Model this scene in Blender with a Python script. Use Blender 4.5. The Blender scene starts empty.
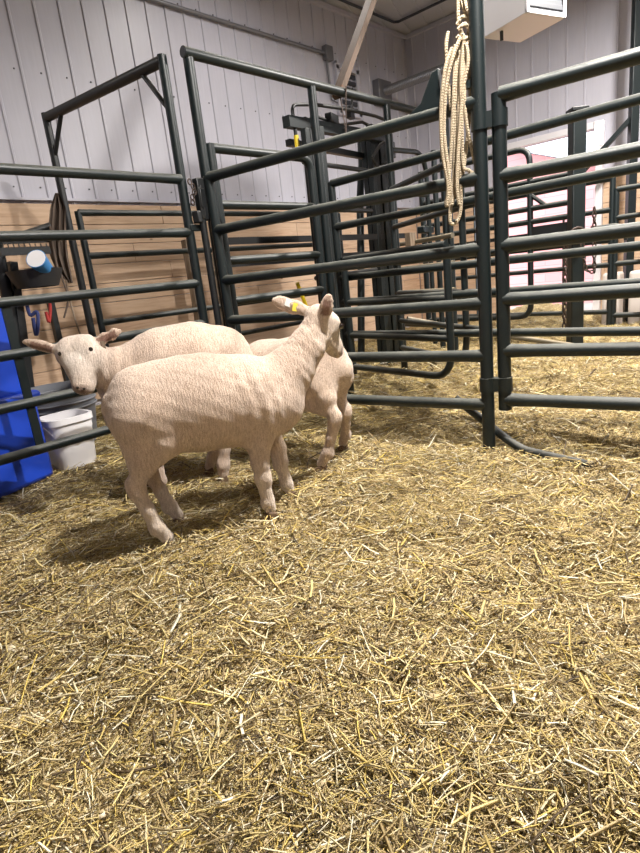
import bpy, bmesh, math, random
import numpy as np
from mathutils import Vector, Matrix
random.seed(7)
C = bpy.context.scene.collection
PI = math.pi

# ------------------------------------------------------------------ camera
FPX = 552.0; CX, CY = 320.0, 426.5; CAMH = 0.95
def _cv(px, py): return np.array([px-CX, -(py-CY), -FPX])
_Z = -_cv(550, 2475); _Z /= np.linalg.norm(_Z)
_X = _cv(855, 218); _X = _X-(_X@_Z)*_Z; _X /= np.linalg.norm(_X)
_Y = np.cross(_Z, _X)
ROT = np.array([_X, _Y, _Z])
ORI = np.array([0, 0, CAMH])
cam = bpy.data.cameras.new('camera'); camo = bpy.data.objects.new('camera', cam); C.objects.link(camo)
cam.sensor_fit = 'VERTICAL'; cam.sensor_height = 36; cam.lens = FPX/853*36
cam.shift_x = 0; cam.shift_y = 0
cam.clip_start = .02
M4 = Matrix([list(ROT[i])+[ORI[i]] for i in range(3)]+[[0, 0, 0, 1]])
camo.matrix_world = M4
bpy.context.scene.camera = camo

def P(px, py, plane_p, plane_n):
    d = ROT@_cv(px, py); n = np.array(plane_n, float); p = np.array(plane_p, float)
    return Vector(ORI+d*(((p-ORI)@n)/(d@n)))
# ------------------------------------------------------------------ noise
_rng = np.random.RandomState(3)
_perm = _rng.rand(256, 256)
def vnoise(x, y):
    xi = np.floor(x).astype(int); yi = np.floor(y).astype(int)
    fx = x-xi; fy = y-yi; fx = fx*fx*(3-2*fx); fy = fy*fy*(3-2*fy)
    g = lambda a, b: _perm[a % 256, b % 256]
    return (g(xi, yi)*(1-fx)+g(xi+1, yi)*fx)*(1-fy)+(g(xi, yi+1)*(1-fx)+g(xi+1, yi+1)*fx)*fy
def ground(x, y):
    x = np.asarray(x, float); y = np.asarray(y, float)
    h = (vnoise(x*2.1+5, y*2.1+9)-.5)*.035+(vnoise(x*6+3, y*6)-.5)*.034+(vnoise(x*15+1, y*15)-.5)*.024+(vnoise(x*34, y*34+7)-.5)*.014
    far = np.clip((x-3.0)/1.5, 0, 1)
    h = h*(1+far*.8)
    bump = lambda cx, cy, r, a: a*np.exp(-((x-cx)**2+(y-cy)**2)/r**2)
    h += bump(6.6, 1.1, .75, .17)+bump(6.2, 2.7, .5, .13)+bump(5.6, 4.2, .6, .05)+bump(7.2, 0.0, .9, .13)+bump(7.75, 3.1, .7, .27)
    # scraped hollow just outside the gate line
    d = x-(2.80+.05*y)
    h += -.075*np.exp(-(d/.17)**2)*np.clip((1.25-y)/.25, 0, 1)
    h += .03*np.exp(-((d+.42)/.2)**2)*np.clip((1.2-y)/.3, 0, 1)
    # a low pile line by the alley
    return h-.012

# ------------------------------------------------------------------ materials
def srgb(r, g, b):
    f = lambda c: (c/12.92 if c <= .04045 else ((c+.055)/1.055)**2.4)
    return (f(r/255), f(g/255), f(b/255), 1)
def newmat(name, col, rough=.6, metal=0, spec=.5):
    m = bpy.data.materials.new(name); m.use_nodes = True
    b = m.node_tree.nodes['Principled BSDF']
    b.inputs['Base Color'].default_value = col
    b.inputs['Roughness'].default_value = rough; b.inputs['Metallic'].default_value = metal
    b.inputs['Specular IOR Level'].default_value = spec
    return m
class NT:
    def __init__(s, m): s.m = m; s.nt = m.node_tree; s.b = s.nt.nodes['Principled BSDF']
    def n(s, t, **k):
        o = s.nt.nodes.new(t)
        for a, v in k.items(): setattr(o, a, v)
        return o
    def l(s, a, b): s.nt.links.new(a, b)
    def coord(s, kind='Object', scale=(1, 1, 1)):
        tc = s.n('ShaderNodeTexCoord'); mp = s.n('ShaderNodeMapping'); mp.inputs['Scale'].default_value = scale
        s.l(tc.outputs[kind], mp.inputs[0]); return mp.outputs[0]
    def world(s, scale=(1, 1, 1)):
        g = s.n('ShaderNodeNewGeometry'); mp = s.n('ShaderNodeMapping'); mp.inputs['Scale'].default_value = scale
        s.l(g.outputs['Position'], mp.inputs[0]); return mp.outputs[0]
    def noise(s, vec, scale, detail=3, rough=.6):
        o = s.n('ShaderNodeTexNoise'); o.inputs['Scale'].default_value = scale
        o.inputs['Detail'].default_value = detail; o.inputs['Roughness'].default_value = rough
        s.l(vec, o.inputs['Vector']); return o.outputs['Fac']
    def ramp(s, fac, stops):
        r = s.n('ShaderNodeValToRGB'); el = r.color_ramp.elements
        while len(el) < len(stops): el.new(.5)
        for e, (p, c) in zip(el, stops): e.position = p; e.color = c
        s.l(fac, r.inputs[0]); return r.outputs[0]
    def mix(s, fac, a, b, mode='MIX'):
        o = s.n('ShaderNodeMix', data_type='RGBA', blend_type=mode)
        for v, i in ((fac, 0), (a, 6), (b, 7)):
            if hasattr(v, 'links'): s.l(v, o.inputs[i])
            else: o.inputs[i].default_value = v
        return o.outputs[2]
    def bump(s, h, strength=.4, dist=.01):
        o = s.n('ShaderNodeBump'); o.inputs['Strength'].default_value = strength; o.inputs['Distance'].default_value = dist
        s.l(h, o.inputs['Height']); s.l(o.outputs[0], s.b.inputs['Normal'])

def green_paint(name, base, dust, amount):
    m = newmat(name, base, .38, 0, .45); t = NT(m)
    w = t.world(); nz = t.noise(w, 9, 5, .7); nf = t.noise(w, 60, 3, .7)
    g = t.n('ShaderNodeNewGeometry'); sx = t.n('ShaderNodeSeparateXYZ'); t.l(g.outputs['Normal'], sx.inputs[0])
    mr = t.n('ShaderNodeMapRange'); mr.inputs['From Min'].default_value = .2; mr.inputs['From Max'].default_value = .85
    t.l(sx.outputs[2], mr.inputs[0])
    mu = t.n('ShaderNodeMath', operation='MULTIPLY'); t.l(mr.outputs[0], mu.inputs[0])
    rr = t.n('ShaderNodeMapRange'); rr.inputs['From Min'].default_value = .15; rr.inputs['From Max'].default_value = .62
    rr.inputs['To Max'].default_value = amount
    t.l(nz, rr.inputs[0]); t.l(rr.outputs[0], mu.inputs[1])
    c1 = t.mix(mu.outputs[0], base, dust)
    sp = t.ramp(nf, [(.66, (0, 0, 0, 1)), (.72, (1, 1, 1, 1))])
    spm = t.n('ShaderNodeMath', operation='MULTIPLY'); spm.inputs[1].default_value = .35; t.l(sp, spm.inputs[0])
    c2 = t.mix(spm.outputs[0], c1, srgb(92, 92, 84)); t.l(c2, t.b.inputs['Base Color'])
    r2 = t.n('ShaderNodeMapRange'); r2.inputs['To Min'].default_value = .42; r2.inputs['To Max'].default_value = .85
    t.l(mu.outputs[0], r2.inputs[0]); t.l(r2.outputs[0], t.b.inputs['Roughness'])
    t.bump(nf, .15, .002)
    return m
GREEN = green_paint('dusty_green_paint', srgb(14, 24, 26), srgb(104, 104, 96), .75)
GREEN2 = green_paint('grey_green_paint', srgb(17, 26, 28), srgb(98, 96, 88), .8)
BLACKM = green_paint('worn_black_paint', srgb(26, 28, 30), srgb(110, 104, 94), .4)
BARE = green_paint('dusty_bare_pipe', srgb(92, 86, 74), srgb(170, 155, 128), .8)
YEL = newmat('yellow_grip', srgb(225, 195, 30), .45)
CHROME = newmat('galvanised_metal', srgb(150, 152, 156), .35, .7)

def metal_wall(name, col):
    m = newmat(name, col, .42, 0, .5); t = NT(m); w = t.world()
    a = t.noise(w, 1.3, 4); b = t.noise(t.world((12, 12, .8)), 4, 4)
    f = t.mix(.5, t.ramp(a, [(.3, (.86, .86, .86, 1)), (.7, (1, 1, 1, 1))]), t.ramp(b, [(.3, (.88, .88, .88, 1)), (.7, (1, 1, 1, 1))]))
    t.l(t.mix(1.0, col, f, 'MULTIPLY'), t.b.inputs['Base Color'])
    return m
WALLM = metal_wall('white_ribbed_steel', srgb(186, 185, 196))
CEILM = metal_wall('white_ceiling_steel', srgb(190, 190, 194))

def wood_mat(name, c1, c2, c3, zaxis=(1.2, 1.2, 14)):
    m = newmat(name, c1, .7, 0, .3); t = NT(m)
    w = t.world(zaxis); g = t.noise(w, 3, 6, .65); big = t.noise(t.world((.8, .8, 5.4)), 1.0, 1)
    col = t.ramp(g, [(.3, c3), (.5, c1), (.75, c2)])
    col = t.mix(t.ramp(big, [(.35, (0, 0, 0, 1)), (.65, (.45, .45, .45, 1))]), col, c2)
    vo = t.n('ShaderNodeTexVoronoi'); vo.inputs['Scale'].default_value = 2.6; t.l(t.world((1, 1, 2.2)), vo.inputs['Vector'])
    kn = t.ramp(vo.outputs['Distance'], [(.03, (1, 1, 1, 1)), (.075, (0, 0, 0, 1))])
    col = t.mix(kn, col, srgb(96, 66, 44)); t.l(col, t.b.inputs['Base Color']); t.bump(g, .2, .004)
    return m
PINE = wood_mat('pine_board', srgb(190, 160, 134), srgb(204, 178, 152), srgb(168, 138, 112))
PINE2 = wood_mat('timber_prop', srgb(92, 76, 64), srgb(106, 88, 76), srgb(78, 64, 52), (14, 14, 1.5))
OLDWOOD = wood_mat('weathered_timber', srgb(112, 96, 80), srgb(150, 134, 116), srgb(66, 54, 44), (14, 14, 1.2))

def straw_ground():
    m = newmat('straw_litter', srgb(170, 140, 90), .9, 0, .1); t = NT(m)
    w = t.world()
    cols = None
    # layers of stretched noise in several directions read as chopped straw
    facs = []
    for k, (ang, sc) in enumerate(((.2, 1), (1.1, 1.2), (1.9, .9), (2.6, 1.1))):
        g = t.n('ShaderNodeNewGeometry'); mp = t.n('ShaderNodeMapping')
        mp.inputs['Rotation'].default_value = (0, 0, ang); mp.inputs['Scale'].default_value = (18*sc, 170*sc, 60)
        t.l(g.outputs['Position'], mp.inputs[0]); facs.append(t.noise(mp.outputs[0], 1, 2, .5))
    mx = facs[0]
    for f in facs[1:]:
        o = t.n('ShaderNodeMath', operation='MAXIMUM'); t.l(mx, o.inputs[0]); t.l(f, o.inputs[1]); mx = o.outputs[0]
    col = t.ramp(mx, [(.46, srgb(104, 88, 62)), (.55, srgb(164, 142, 98)), (.63, srgb(202, 180, 130)), (.73, srgb(228, 212, 172))])
    big = t.noise(w, 2.2, 4, .6)
    col = t.mix(t.ramp(big, [(.4, (0, 0, 0, 1)), (.7, (.45, .45, .45, 1))]), col, srgb(112, 92, 62))
    fl = t.n('ShaderNodeTexVoronoi'); fl.inputs['Scale'].default_value = 90; t.l(w, fl.inputs['Vector'])
    col = t.mix(t.ramp(fl.outputs['Distance'], [(.2, (.5, .5, .5, 1)), (.34, (0, 0, 0, 1))]), col, srgb(214, 192, 150))
    t.l(col, t.b.inputs['Base Color']); t.bump(mx, .9, .02)
    return m
GROUNDM = straw_ground()
def attr_mat(name, rough=.6, spec=.3, sub=0):
    m = newmat(name, (1, 1, 1, 1), rough, 0, spec); t = NT(m)
    a = t.n('ShaderNodeAttribute'); a.attribute_name = 'Col'; t.l(a.outputs['Color'], t.b.inputs['Base Color'])
    return m
STRAWM = attr_mat('straw_stalks', .5, .35)
CHIPM = attr_mat('shaving_chips', .8, .2)
def fleece():
    m = newmat('shorn_fleece', srgb(222, 200, 180), .85, 0, .15); t = NT(m)
    a = t.n('ShaderNodeAttribute'); a.attribute_name = 'Col'
    w = t.coord('Object'); n1 = t.noise(w, 230, 4, .7); n2 = t.noise(w, 26, 4, .6)
    n3 = t.noise(t.coord('Object', (60, 20, 14)), 2.2, 4, .7)
    c = t.mix(t.ramp(n1, [(.35, (.8, .8, .8, 1)), (.65, (1.06, 1.04, 1.02, 1))]), a.outputs['Color'], a.outputs['Color'])
    mul = t.mix(1, a.outputs['Color'], t.ramp(n1, [(.34, (.74, .71, .69, 1)), (.58, (1, 1, 1, 1))]), 'MULTIPLY')
    mul = t.mix(1, mul, t.ramp(n2, [(.3, (.90, .87, .84, 1)), (.6, (1, 1, 1, 1))]), 'MULTIPLY')
    mul = t.mix(1, mul, t.ramp(n3, [(.34, (.76, .73, .71, 1)), (.6, (1, 1, 1, 1))]), 'MULTIPLY')
    t.l(mul, t.b.inputs['Base Color'])
    ad = t.n('ShaderNodeMath', operation='ADD'); t.l(n1, ad.inputs[0])
    m2 = t.n('ShaderNodeMath', operation='MULTIPLY'); m2.inputs[1].default_value = 1.6; t.l(n3, m2.inputs[0]); t.l(m2.outputs[0], ad.inputs[1])
    t.bump(ad.outputs[0], .8, .008)
    t.b.inputs['Sheen Weight'].default_value = .25
    t.b.inputs['Subsurface Weight'].default_value = .0
    return m
FLEECE = fleece()
EYEM = newmat('eye', srgb(30, 20, 14), .1, 0, .8)
HOOFM = newmat('hoof', srgb(108, 86, 66), .7)
TAGY = newmat('tag_yellow', srgb(228, 214, 80), .5)
TAGW = newmat('tag_white', srgb(235, 235, 230), .5)
BLUEM = newmat('blue_plastic', srgb(24, 62, 172), .4, 0, .5)
WHITEP = newmat('white_plastic', srgb(226, 224, 226), .35)
GREYP = newmat('grey_plastic', srgb(112, 114, 120), .5)
DARKP = newmat('dark_plastic', srgb(42, 42, 44), .5)
UNITM = newmat('heater_enamel', srgb(214, 212, 216), .45)
DARKGAP = newmat('dark_grille', srgb(52, 54, 60), .5)
CLOTH = newmat('grey_brown_cloth', srgb(98, 86, 78), .95, 0, .1)
ROPE = newmat('natural_rope', srgb(198, 180, 148), .9, 0, .1)
def _rope():
    t = NT(ROPE); w = t.world((1, 1, 1)); v = t.n('ShaderNodeTexWave'); v.inputs['Scale'].default_value = 60; v.inputs['Distortion'].default_value = 1.5
    v.bands_direction = 'DIAGONAL'; t.l(w, v.inputs['Vector'])
    t.l(t.mix(1, srgb(172, 158, 136), t.ramp(v.outputs['Fac'], [(.1, (.74, .71, .68, 1)), (.6, (1, 1, 1, 1))]), 'MULTIPLY'), t.b.inputs['Base Color'])
    t.bump(v.outputs['Fac'], .6, .004)
_rope()
CHAINM = newmat('rusty_chain', srgb(70, 58, 52), .6, .6)
CONDM = newmat('grey_conduit', srgb(120, 120, 124), .45, .5)
BRICKM = newmat('pink_board_wall', srgb(222, 150, 140), .8)
SNOWM = newmat('pale_yard', srgb(150, 142, 130), .9)
SALTM = newmat('pale_block', srgb(196, 186, 178), .8)
REDM = newmat('red_strap', srgb(150, 40, 35), .8)
BLUES = newmat('blue_strap', srgb(50, 60, 110), .8)
ORG = newmat('orange_band', srgb(235, 90, 30), .5)

# ------------------------------------------------------------------ mesh builder
class MB:
    def __init__(s): s.v = []; s.f = []
    def add(s, vs, fs):
        k = len(s.v); s.v += [tuple(v) for v in vs]; s.f += [tuple(i+k for i in f) for f in fs]; return s
    def tube(s, pts, r, n=12, closed=False, sq=None):
        pts = [Vector(p) for p in pts]; N = len(pts)
        rr = r if isinstance(r, (list, tuple)) else [r]*N
        rings = []; prev = None
        for i, p in enumerate(pts):
            if closed: t = (pts[(i+1) % N]-pts[i-1])
            else: t = (pts[min(i+1, N-1)]-pts[max(i-1, 0)])
            if t.length < 1e-9: t = Vector((0, 0, 1))
            t.normalize()
            if prev is None:
                a = Vector((0, 0, 1)) if abs(t.z) < .9 else Vector((1, 0, 0))
                u = t.cross(a).normalized()
            else:
                u = (prev-t*prev.dot(t))
                u = u.normalized() if u.length > 1e-6 else t.orthogonal().normalized()
            prev = u; w = t.cross(u)
            rings.append([p+(u*math.cos(2*PI*k/n)+w*math.sin(2*PI*k/n))*rr[i] for k in range(n)])
        vs = [q for ring in rings for q in ring]; fs = []
        for i in range(N if closed else N-1):
            j = (i+1) % N
            for k in range(n):
                fs.append((i*n+k, i*n+(k+1) % n, j*n+(k+1) % n, j*n+k))
        if not closed:
            fs.append(tuple(range(n-1, -1, -1))); fs.append(tuple((N-1)*n+k for k in range(n)))
        return s.add(vs, fs)
    def box(s, c, size, rz=0, M=None):
        c = Vector(c); hx, hy, hz = size[0]/2, size[1]/2, size[2]/2
        R = M if M is not None else Matrix.Rotation(rz, 3, 'Z')
        vs = [c+R@Vector((x*hx, y*hy, z*hz)) for x in (-1, 1) for y in (-1, 1) for z in (-1, 1)]
        return s.add(vs, [(0, 1, 3, 2), (4, 6, 7, 5), (0, 4, 5, 1), (2, 3, 7, 6), (0, 2, 6, 4), (1, 5, 7, 3)])
    def beam(s, a, b, w, h):
        a = Vector(a); b = Vector(b); t = (b-a); L = t.length; t.normalize()
        up = Vector((0, 0, 1)) if abs(t.z) < .9 else Vector((0, 1, 0))
        u = t.cross(up).normalized(); v = u.cross(t)
        return s.box((a+b)/2, (L, w, h), M=Matrix((t, u, v)).transposed())
    def lathe(s, prof, c=(0, 0, 0), n=28, cap=True):
        c = Vector(c); vs = []; fs = []
        for r, z in prof:
            for k in range(n): vs.append(c+Vector((r*math.cos(2*PI*k/n), r*math.sin(2*PI*k/n), z)))
        for i in range(len(prof)-1):
            for k in range(n): fs.append((i*n+k, i*n+(k+1) % n, (i+1)*n+(k+1) % n, (i+1)*n+k))
        if cap: fs.append(tuple(range(n-1, -1, -1)))
        return s.add(vs, fs)
    def build(s, name, m, parent=None, smooth=True, bevel=0, ang=40):
        me = bpy.data.meshes.new(name); me.from_pydata(s.v, [], s.f); me.update(); me.validate()
        bm = bmesh.new(); bm.from_mesh(me); bmesh.ops.recalc_face_normals(bm, faces=bm.faces); bm.to_mesh(me); bm.free()
        if isinstance(m, (list, tuple)):
            for q in m: me.materials.append(q)
        else: me.materials.append(m)
        if smooth:
            me.polygons.foreach_set('use_smooth', [True]*len(me.polygons)); me.set_sharp_from_angle(angle=math.radians(ang))
        o = bpy.data.objects.new(name, me); C.objects.link(o)
        if bevel:
            b = o.modifiers.new('bevel', 'BEVEL'); b.width = bevel; b.segments = 2; b.limit_method = 'ANGLE'
        if parent is not None:
            o.parent = parent
            o.matrix_parent_inverse = Matrix.Identity(4) if parent.type == 'MESH' else Matrix.Translation(-Vector(parent.location))
        return o
def tag(o, label, cat, group=None, kind=None):
    if label: o['label'] = label
    if cat: o['category'] = cat
    if group: o['group'] = group
    if kind: o['kind'] = kind
    return o
def empty(name, loc, label, cat, group=None):
    o = bpy.data.objects.new(name, None); C.objects.link(o); o.location = loc; o.empty_display_size = .1
    return tag(o, label, cat, group)
def struct(name, mb, m, **k):
    o = mb.build(name, m, **k); o['kind'] = 'structure'; return o

def arc(p, q, corner, n=6):
    """rounded corner from p to q around control point corner"""
    p, q, c = Vector(p), Vector(q), Vector(corner)
    return [(p*(1-t)**2+c*2*t*(1-t)+q*t*t) for t in [i/n for i in range(n+1)]]

# ------------------------------------------------------------------ room shell
XE, YW, ZC = 8.4, 5.4, 4.4
XN, YN = -3.5, -6.0
WZ = 1.9
def grid_axis(segs):
    out = [segs[0][0]]
    for a, b, st in segs:
        n = max(1, int(round((b-a)/st))); out += [a+(b-a)*(i+1)/n for i in range(n)]
    return np.array(out)
xs = grid_axis([(XN, -.2, .3), (-.2, 4.0, .018), (4.0, XE, .05)])
ys = grid_axis([(YN, -1.2, .3), (-1.2, 3.6, .02), (3.6, YW, .06)])
GX, GY = np.meshgrid(xs, ys, indexing='ij'); GZ = ground(GX, GY)
me = bpy.data.meshes.new('floor'); nx, ny = len(xs), len(ys)
vv = np.stack([GX, GY, GZ], -1).reshape(-1, 3)
ii = np.arange((nx-1)*(ny-1)); a = (ii//(ny-1))*ny+ii % (ny-1)
ff = np.stack([a, a+ny, a+ny+1, a+1], -1)
def np_mesh(me, v, f):
    me.vertices.add(len(v)); me.vertices.foreach_set('co', np.ascontiguousarray(v, dtype=np.float32).ravel())
    k = f.shape[1]; me.loops.add(f.size); me.loops.foreach_set('vertex_index', f.ravel().astype(np.int32))
    me.polygons.add(len(f)); me.polygons.foreach_set('loop_start', np.arange(0, f.size, k, dtype=np.int32))
    me.polygons.foreach_set('loop_total', np.full(len(f), k, dtype=np.int32)); me.update(calc_edges=True)
np_mesh(me, vv, ff); me.polygons.foreach_set('use_smooth', [True]*len(ff)); me.materials.append(GROUNDM)
floor = bpy.data.objects.new('floor', me); C.objects.link(floor); floor['kind'] = 'structure'

def ribbed(p0, d, nrm, L, z0, z1, pitch=.2286, off=0.0, skip=None):
    """ribbed sheet steel: profile along d, extruded upward; closed thin solid"""
    prof = [(0, 0)]; s = off
    while s < L-.04:
        if s > .03: prof += [(s-.016, 0), (s-.008, .013), (s+.008, .013), (s+.016, 0)]
        s += pitch
    prof += [(L, 0)]
    mb = MB(); d = Vector(d); nrm = Vector(nrm); p0 = Vector(p0)
    n = len(prof); vs = []
    for z in (z0, z1):
        for (u, h) in prof: vs.append(p0+d*u+nrm*h+Vector((0, 0, z)))
        for (u, h) in ((L, -.1), (0, -.1)): vs.append(p0+d*u+nrm*h+Vector((0, 0, z)))
    m = n+2; fs = [(i, (i+1) % m, m+(i+1) % m, m+i) for i in range(m)]
    fs += [(0, n-1, n, n+1)[::-1], (m, m+n-1, m+n, m+n+1)]
    mb.add(vs, fs)
    return mb
def screws(mb, p0, d, nrm, L, zs, pitch=.2286, off=0):
    p0 = Vector(p0); d = Vector(d); nrm = Vector(nrm); s = off
    while s < L:
        if s > 0:
            for z in zs: mb.box(p0+d*(s-.06)+nrm*.003+Vector((0, 0, z)), (.011, .011, .011))
        s += pitch
DARKS = newmat('screw_head', srgb(70, 70, 76), .5)
w = ribbed((XN, YW, 0), (1, 0, 0), (0, -1, 0), XE-XN, -.05, ZC+.02, off=.16)
wl = struct('wall_left', w, WALLM, ang=20)
sc = MB(); screws(sc, (XN, YW, 0), (1, 0, 0), (0, -1, 0), XE-XN, (2.0, 2.95, 3.85), off=.16)
s_ = sc.build('trim_3', DARKS); s_['kind'] = 'structure'

# far end wall with an open doorway y 2.55..3.82, z up to 2.42
DY0, DY1, DZ = 2.56, 3.85, 2.42
mb = MB()
for (y0, y1, z0, z1, off) in ((YN, DY0, -.05, ZC+.02, .12), (DY1, YW+.1, -.05, ZC+.02, .06), (DY0, DY1, DZ, ZC+.02, .17)):
    q = ribbed((XE, y0, 0), (0, 1, 0), (-1, 0, 0), y1-y0, z0, z1, off=off); mb.add(q.v, q.f)
struct('wall_far', mb, WALLM, ang=20)
mb = MB().box((XN-.05, (YN+YW)/2, ZC/2), (.1, YW-YN+.2, ZC+.1)); struct('wall_near', mb, WALLM, smooth=False)
mb = MB().box(((XN+XE)/2, YN-.05, ZC/2), (XE-XN+.2, .1, ZC+.1)); struct('wall_right', mb, WALLM, smooth=False)
# ceiling with ribs
mb = MB().box(((XN+XE)/2, (YN+YW)/2, ZC+.07), (XE-XN+.4, YW-YN+.4, .12))
rd = Vector((.93, .37, 0)).normalized()
for k in range(-14, 40):
    # ribs in the corner seen by the camera, clipped to the room
    c0 = Vector((XE, YW-.1-k*.30, 0)); pts = []
    t = 0
    b_ = c0-rd*9
    ylo = YN+.05
    tt = 9
    if b_.y < ylo: tt = (c0.y-ylo)/rd.y if c0.y > ylo else 0
    a_ = c0
    if a_.y > YW-.02:
        sh = (a_.y-(YW-.02))/rd.y; a_ = c0-rd*sh
        if sh > tt: continue
    b_ = c0-rd*tt
    if (a_-b_).length < .3: continue
    mb.beam((a_.x, a_.y, ZC+.002), (b_.x, b_.y, ZC+.002), .03, .018)
struct('ceiling', mb, CEILM, smooth=False)
mb = MB().box(((XN+XE)/2, YW-.025, ZC-.03), (XE-XN, .05, .05)).box((XE-.025, (YN+YW)/2, ZC-.03), (.05, YW-YN, .05))
struct('trim_4', mb, WALLM, smooth=False)

# pine wainscots, board by board
def wainscot(name, p0, d, nrm, L, seed):
    rnd = random.Random(seed); mb = MB(); d = Vector(d); nrm = Vector(nrm); p0 = Vector(p0)
    z = 0.02; h = .184
    while z < WZ-.05:
        hh = min(h, WZ-.03-z); s = 0
        while s < L:
            l = min(rnd.choice((1.6, 2.4, 3.0, 3.6)), L-s)
            c = p0+d*(s+l/2)+nrm*(.018+rnd.uniform(0, .003))+Vector((0, 0, z+hh/2))
            R = Matrix((d, nrm, Vector((0, 0, 1)))).transposed()
            mb.box(c, (l-.004, .036, hh-.005), M=R); s += l
        z += h
    o = mb.build(name, PINE, smooth=False, bevel=.003); o['kind'] = 'structure'; return o
wainscot('trim_1', (XN, YW-.002, 0), (1, 0, 0), (0, -1, 0), XE-XN-.04, 1)
wainscot('trim_2', (XE-.002, YN+.03, 0), (0, 1, 0), (-1, 0, 0), DY0-YN-.12, 2)
wainscot('trim_7', (XE-.002, DY1+.09, 0), (0, 1, 0), (-1, 0, 0), YW-.05-DY1-.09, 5)
mb = MB().beam((XN, YW-.03, WZ-.005), (XE-.05, YW-.03, WZ-.005), .055, .022)
struct('trim_5', mb, WALLM, smooth=False)
mb = MB()
for y in (DY0-.045, DY1+.045): mb.box((XE-.03, y, DZ/2), (.1, .085, DZ))
mb.box((XE-.03, (DY0+DY1)/2, DZ+.04), (.1, DY1-DY0+.175, .08))
struct('trim_6', mb, UNITM, smooth=False, bevel=.004)

# yard seen through the doorway
mb = MB().box((XE+8, 3, -.3), (15.6, 30, .3)); o = mb.build('yard_ground', SNOWM, smooth=False); o['kind'] = 'structure'
t = NT(BRICKM); br = t.n('ShaderNodeTexBrick'); br.inputs['Scale'].default_value = 1.0
br.inputs['Color1'].default_value = srgb(224, 160, 156); br.inputs['Color2'].default_value = srgb(214, 146, 142); br.inputs['Mortar'].default_value = srgb(190, 130, 128)
br.inputs['Brick Width'].default_value = 1.9; br.inputs['Row Height'].default_value = .17; br.inputs['Mortar Size'].default_value = .006
g = t.n('ShaderNodeNewGeometry'); sx = t.n('ShaderNodeSeparateXYZ'); cb = t.n('ShaderNodeCombineXYZ')
t.l(g.outputs['Position'], sx.inputs[0]); t.l(sx.outputs[1], cb.inputs[0]); t.l(sx.outputs[2], cb.inputs[1]); t.l(cb.outputs[0], br.inputs['Vector']); t.l(br.outputs['Color'], t.b.inputs['Base Color'])
sh = empty('yard_shed', (12.3, 5.5, 0), 'pink board shed across the yard seen through the bright open doorway', 'shed')
m = MB(); poly = [(3.55, -.2), (3.55, 2.38), (7.2, 3.75), (11, 2.38), (11, -.2)]
m.add([(12.3, y, z) for y, z in poly]+[(14.0, y, z) for y, z in poly], [(0, 1, 2, 3, 4), (9, 8, 7, 6, 5)]+[(i, 5+i, 5+(i+1) % 5, (i+1) % 5) for i in range(5)]); m.build('wall', BRICKM, sh, smooth=False)
for (a, b) in (((3.3, 2.34), (7.2, 3.80)), ((7.2, 3.80), (11.2, 2.34))): MB().beam((13.1, a[0], a[1]), (13.1, b[0], b[1]), 2.0, .07).build('roof', UNITM, sh, smooth=False)

# ------------------------------------------------------------------ livestock panels
ZS = (1.62, 1.31, 1.0, .745, .49, .24)
def panel(name, label, p0, p1, zs=ZS, r=.028, mat=GREEN, posts=(1, 1), z0=-.02, ztop=None, stays=(), group=None, cat='livestock panel', feet=True, rp=None):
    p0 = Vector((p0[0], p0[1], 0)); p1 = Vector((p1[0], p1[1], 0)); d = (p1-p0).normalized()
    t = empty(name, (p0.x, p0.y, 0), label, cat, group); rp = rp or r*1.1
    zt = ztop or zs[0]+.01
    for e, p in zip(posts, (p0, p1)):
        if e: MB().tube([(p.x, p.y, z0), (p.x, p.y, zt)], rp, 14).build('post', mat, t)
    for z in zs:
        a = p0+d*(rp*.2); b = p1-d*(rp*.2); L = (b-a).length
        pts = [a+d*(L*k) for k in (0, .02, .06, .5, .94, .98, 1)]
        MB().tube([(q.x, q.y, z) for q in pts], [r*1.12, r*1.1, r, r, r, r*1.1, r*1.12], 14).build('rail', mat, t)
    for s in stays:
        f, za, zb = s; q = p0.lerp(p1, f)
        MB().beam((q.x, q.y, za), (q.x, q.y, zb), .042, .012).build('stay', mat, t)
    return t
def bow_gate(name, label, p0, p1, zs, r=.024, mat=GREEN2, z0=.24, z1=1.62, cr=.16, stays=(), group=None, ext=0, round_top=True):
    """gate whose free end (p1) is bent from one pipe with rounded corners"""
    p0 = Vector((p0[0], p0[1], 0)); p1 = Vector((p1[0], p1[1], 0)); d = (p1-p0).normalized()
    t = empty(name, (p0.x, p0.y, 0), label, 'gate', group)
    V = lambda p, z: Vector((p.x, p.y, z))
    pe = p1+d*ext
    top = [V(p0, z1), V(p1-d*cr, z1)]+arc(V(p1-d*cr, z1), V(p1, z1-cr), V(p1, z1))[1:] if round_top else [V(p1, z1)]
    if not round_top: MB().tube([V(p0, z1), V(pe, z1)], r*1.02, 14).build('rail', mat, t)
    pts = top+arc(V(p1, z0+cr), V(p1-d*cr, z0), V(p1, z0))+[V(p0, z0)]
    MB().tube(pts, r, 14).build('frame', mat, t)
    MB().tube([V(p0, z0-.06), V(p0, z1+.02)], r*1.15, 14).build('post', mat, t)
    for z in zs: MB().tube([V(p0, z), V(pe, z)], r*.95, 12).build('rail', mat, t)
    for s in stays:
        q = p0.lerp(p1, s); MB().beam(V(q, z0), V(q, z1), .04, .012).build('stay', mat, t)
    return t

panel('livestock_panel', 'dark green six-rail pipe panel at the left edge, in front of the blue tote', (-.75, 3.02), (2.17, 3.05), stays=((.6, .24, 1.0),), r=.026)
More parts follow.
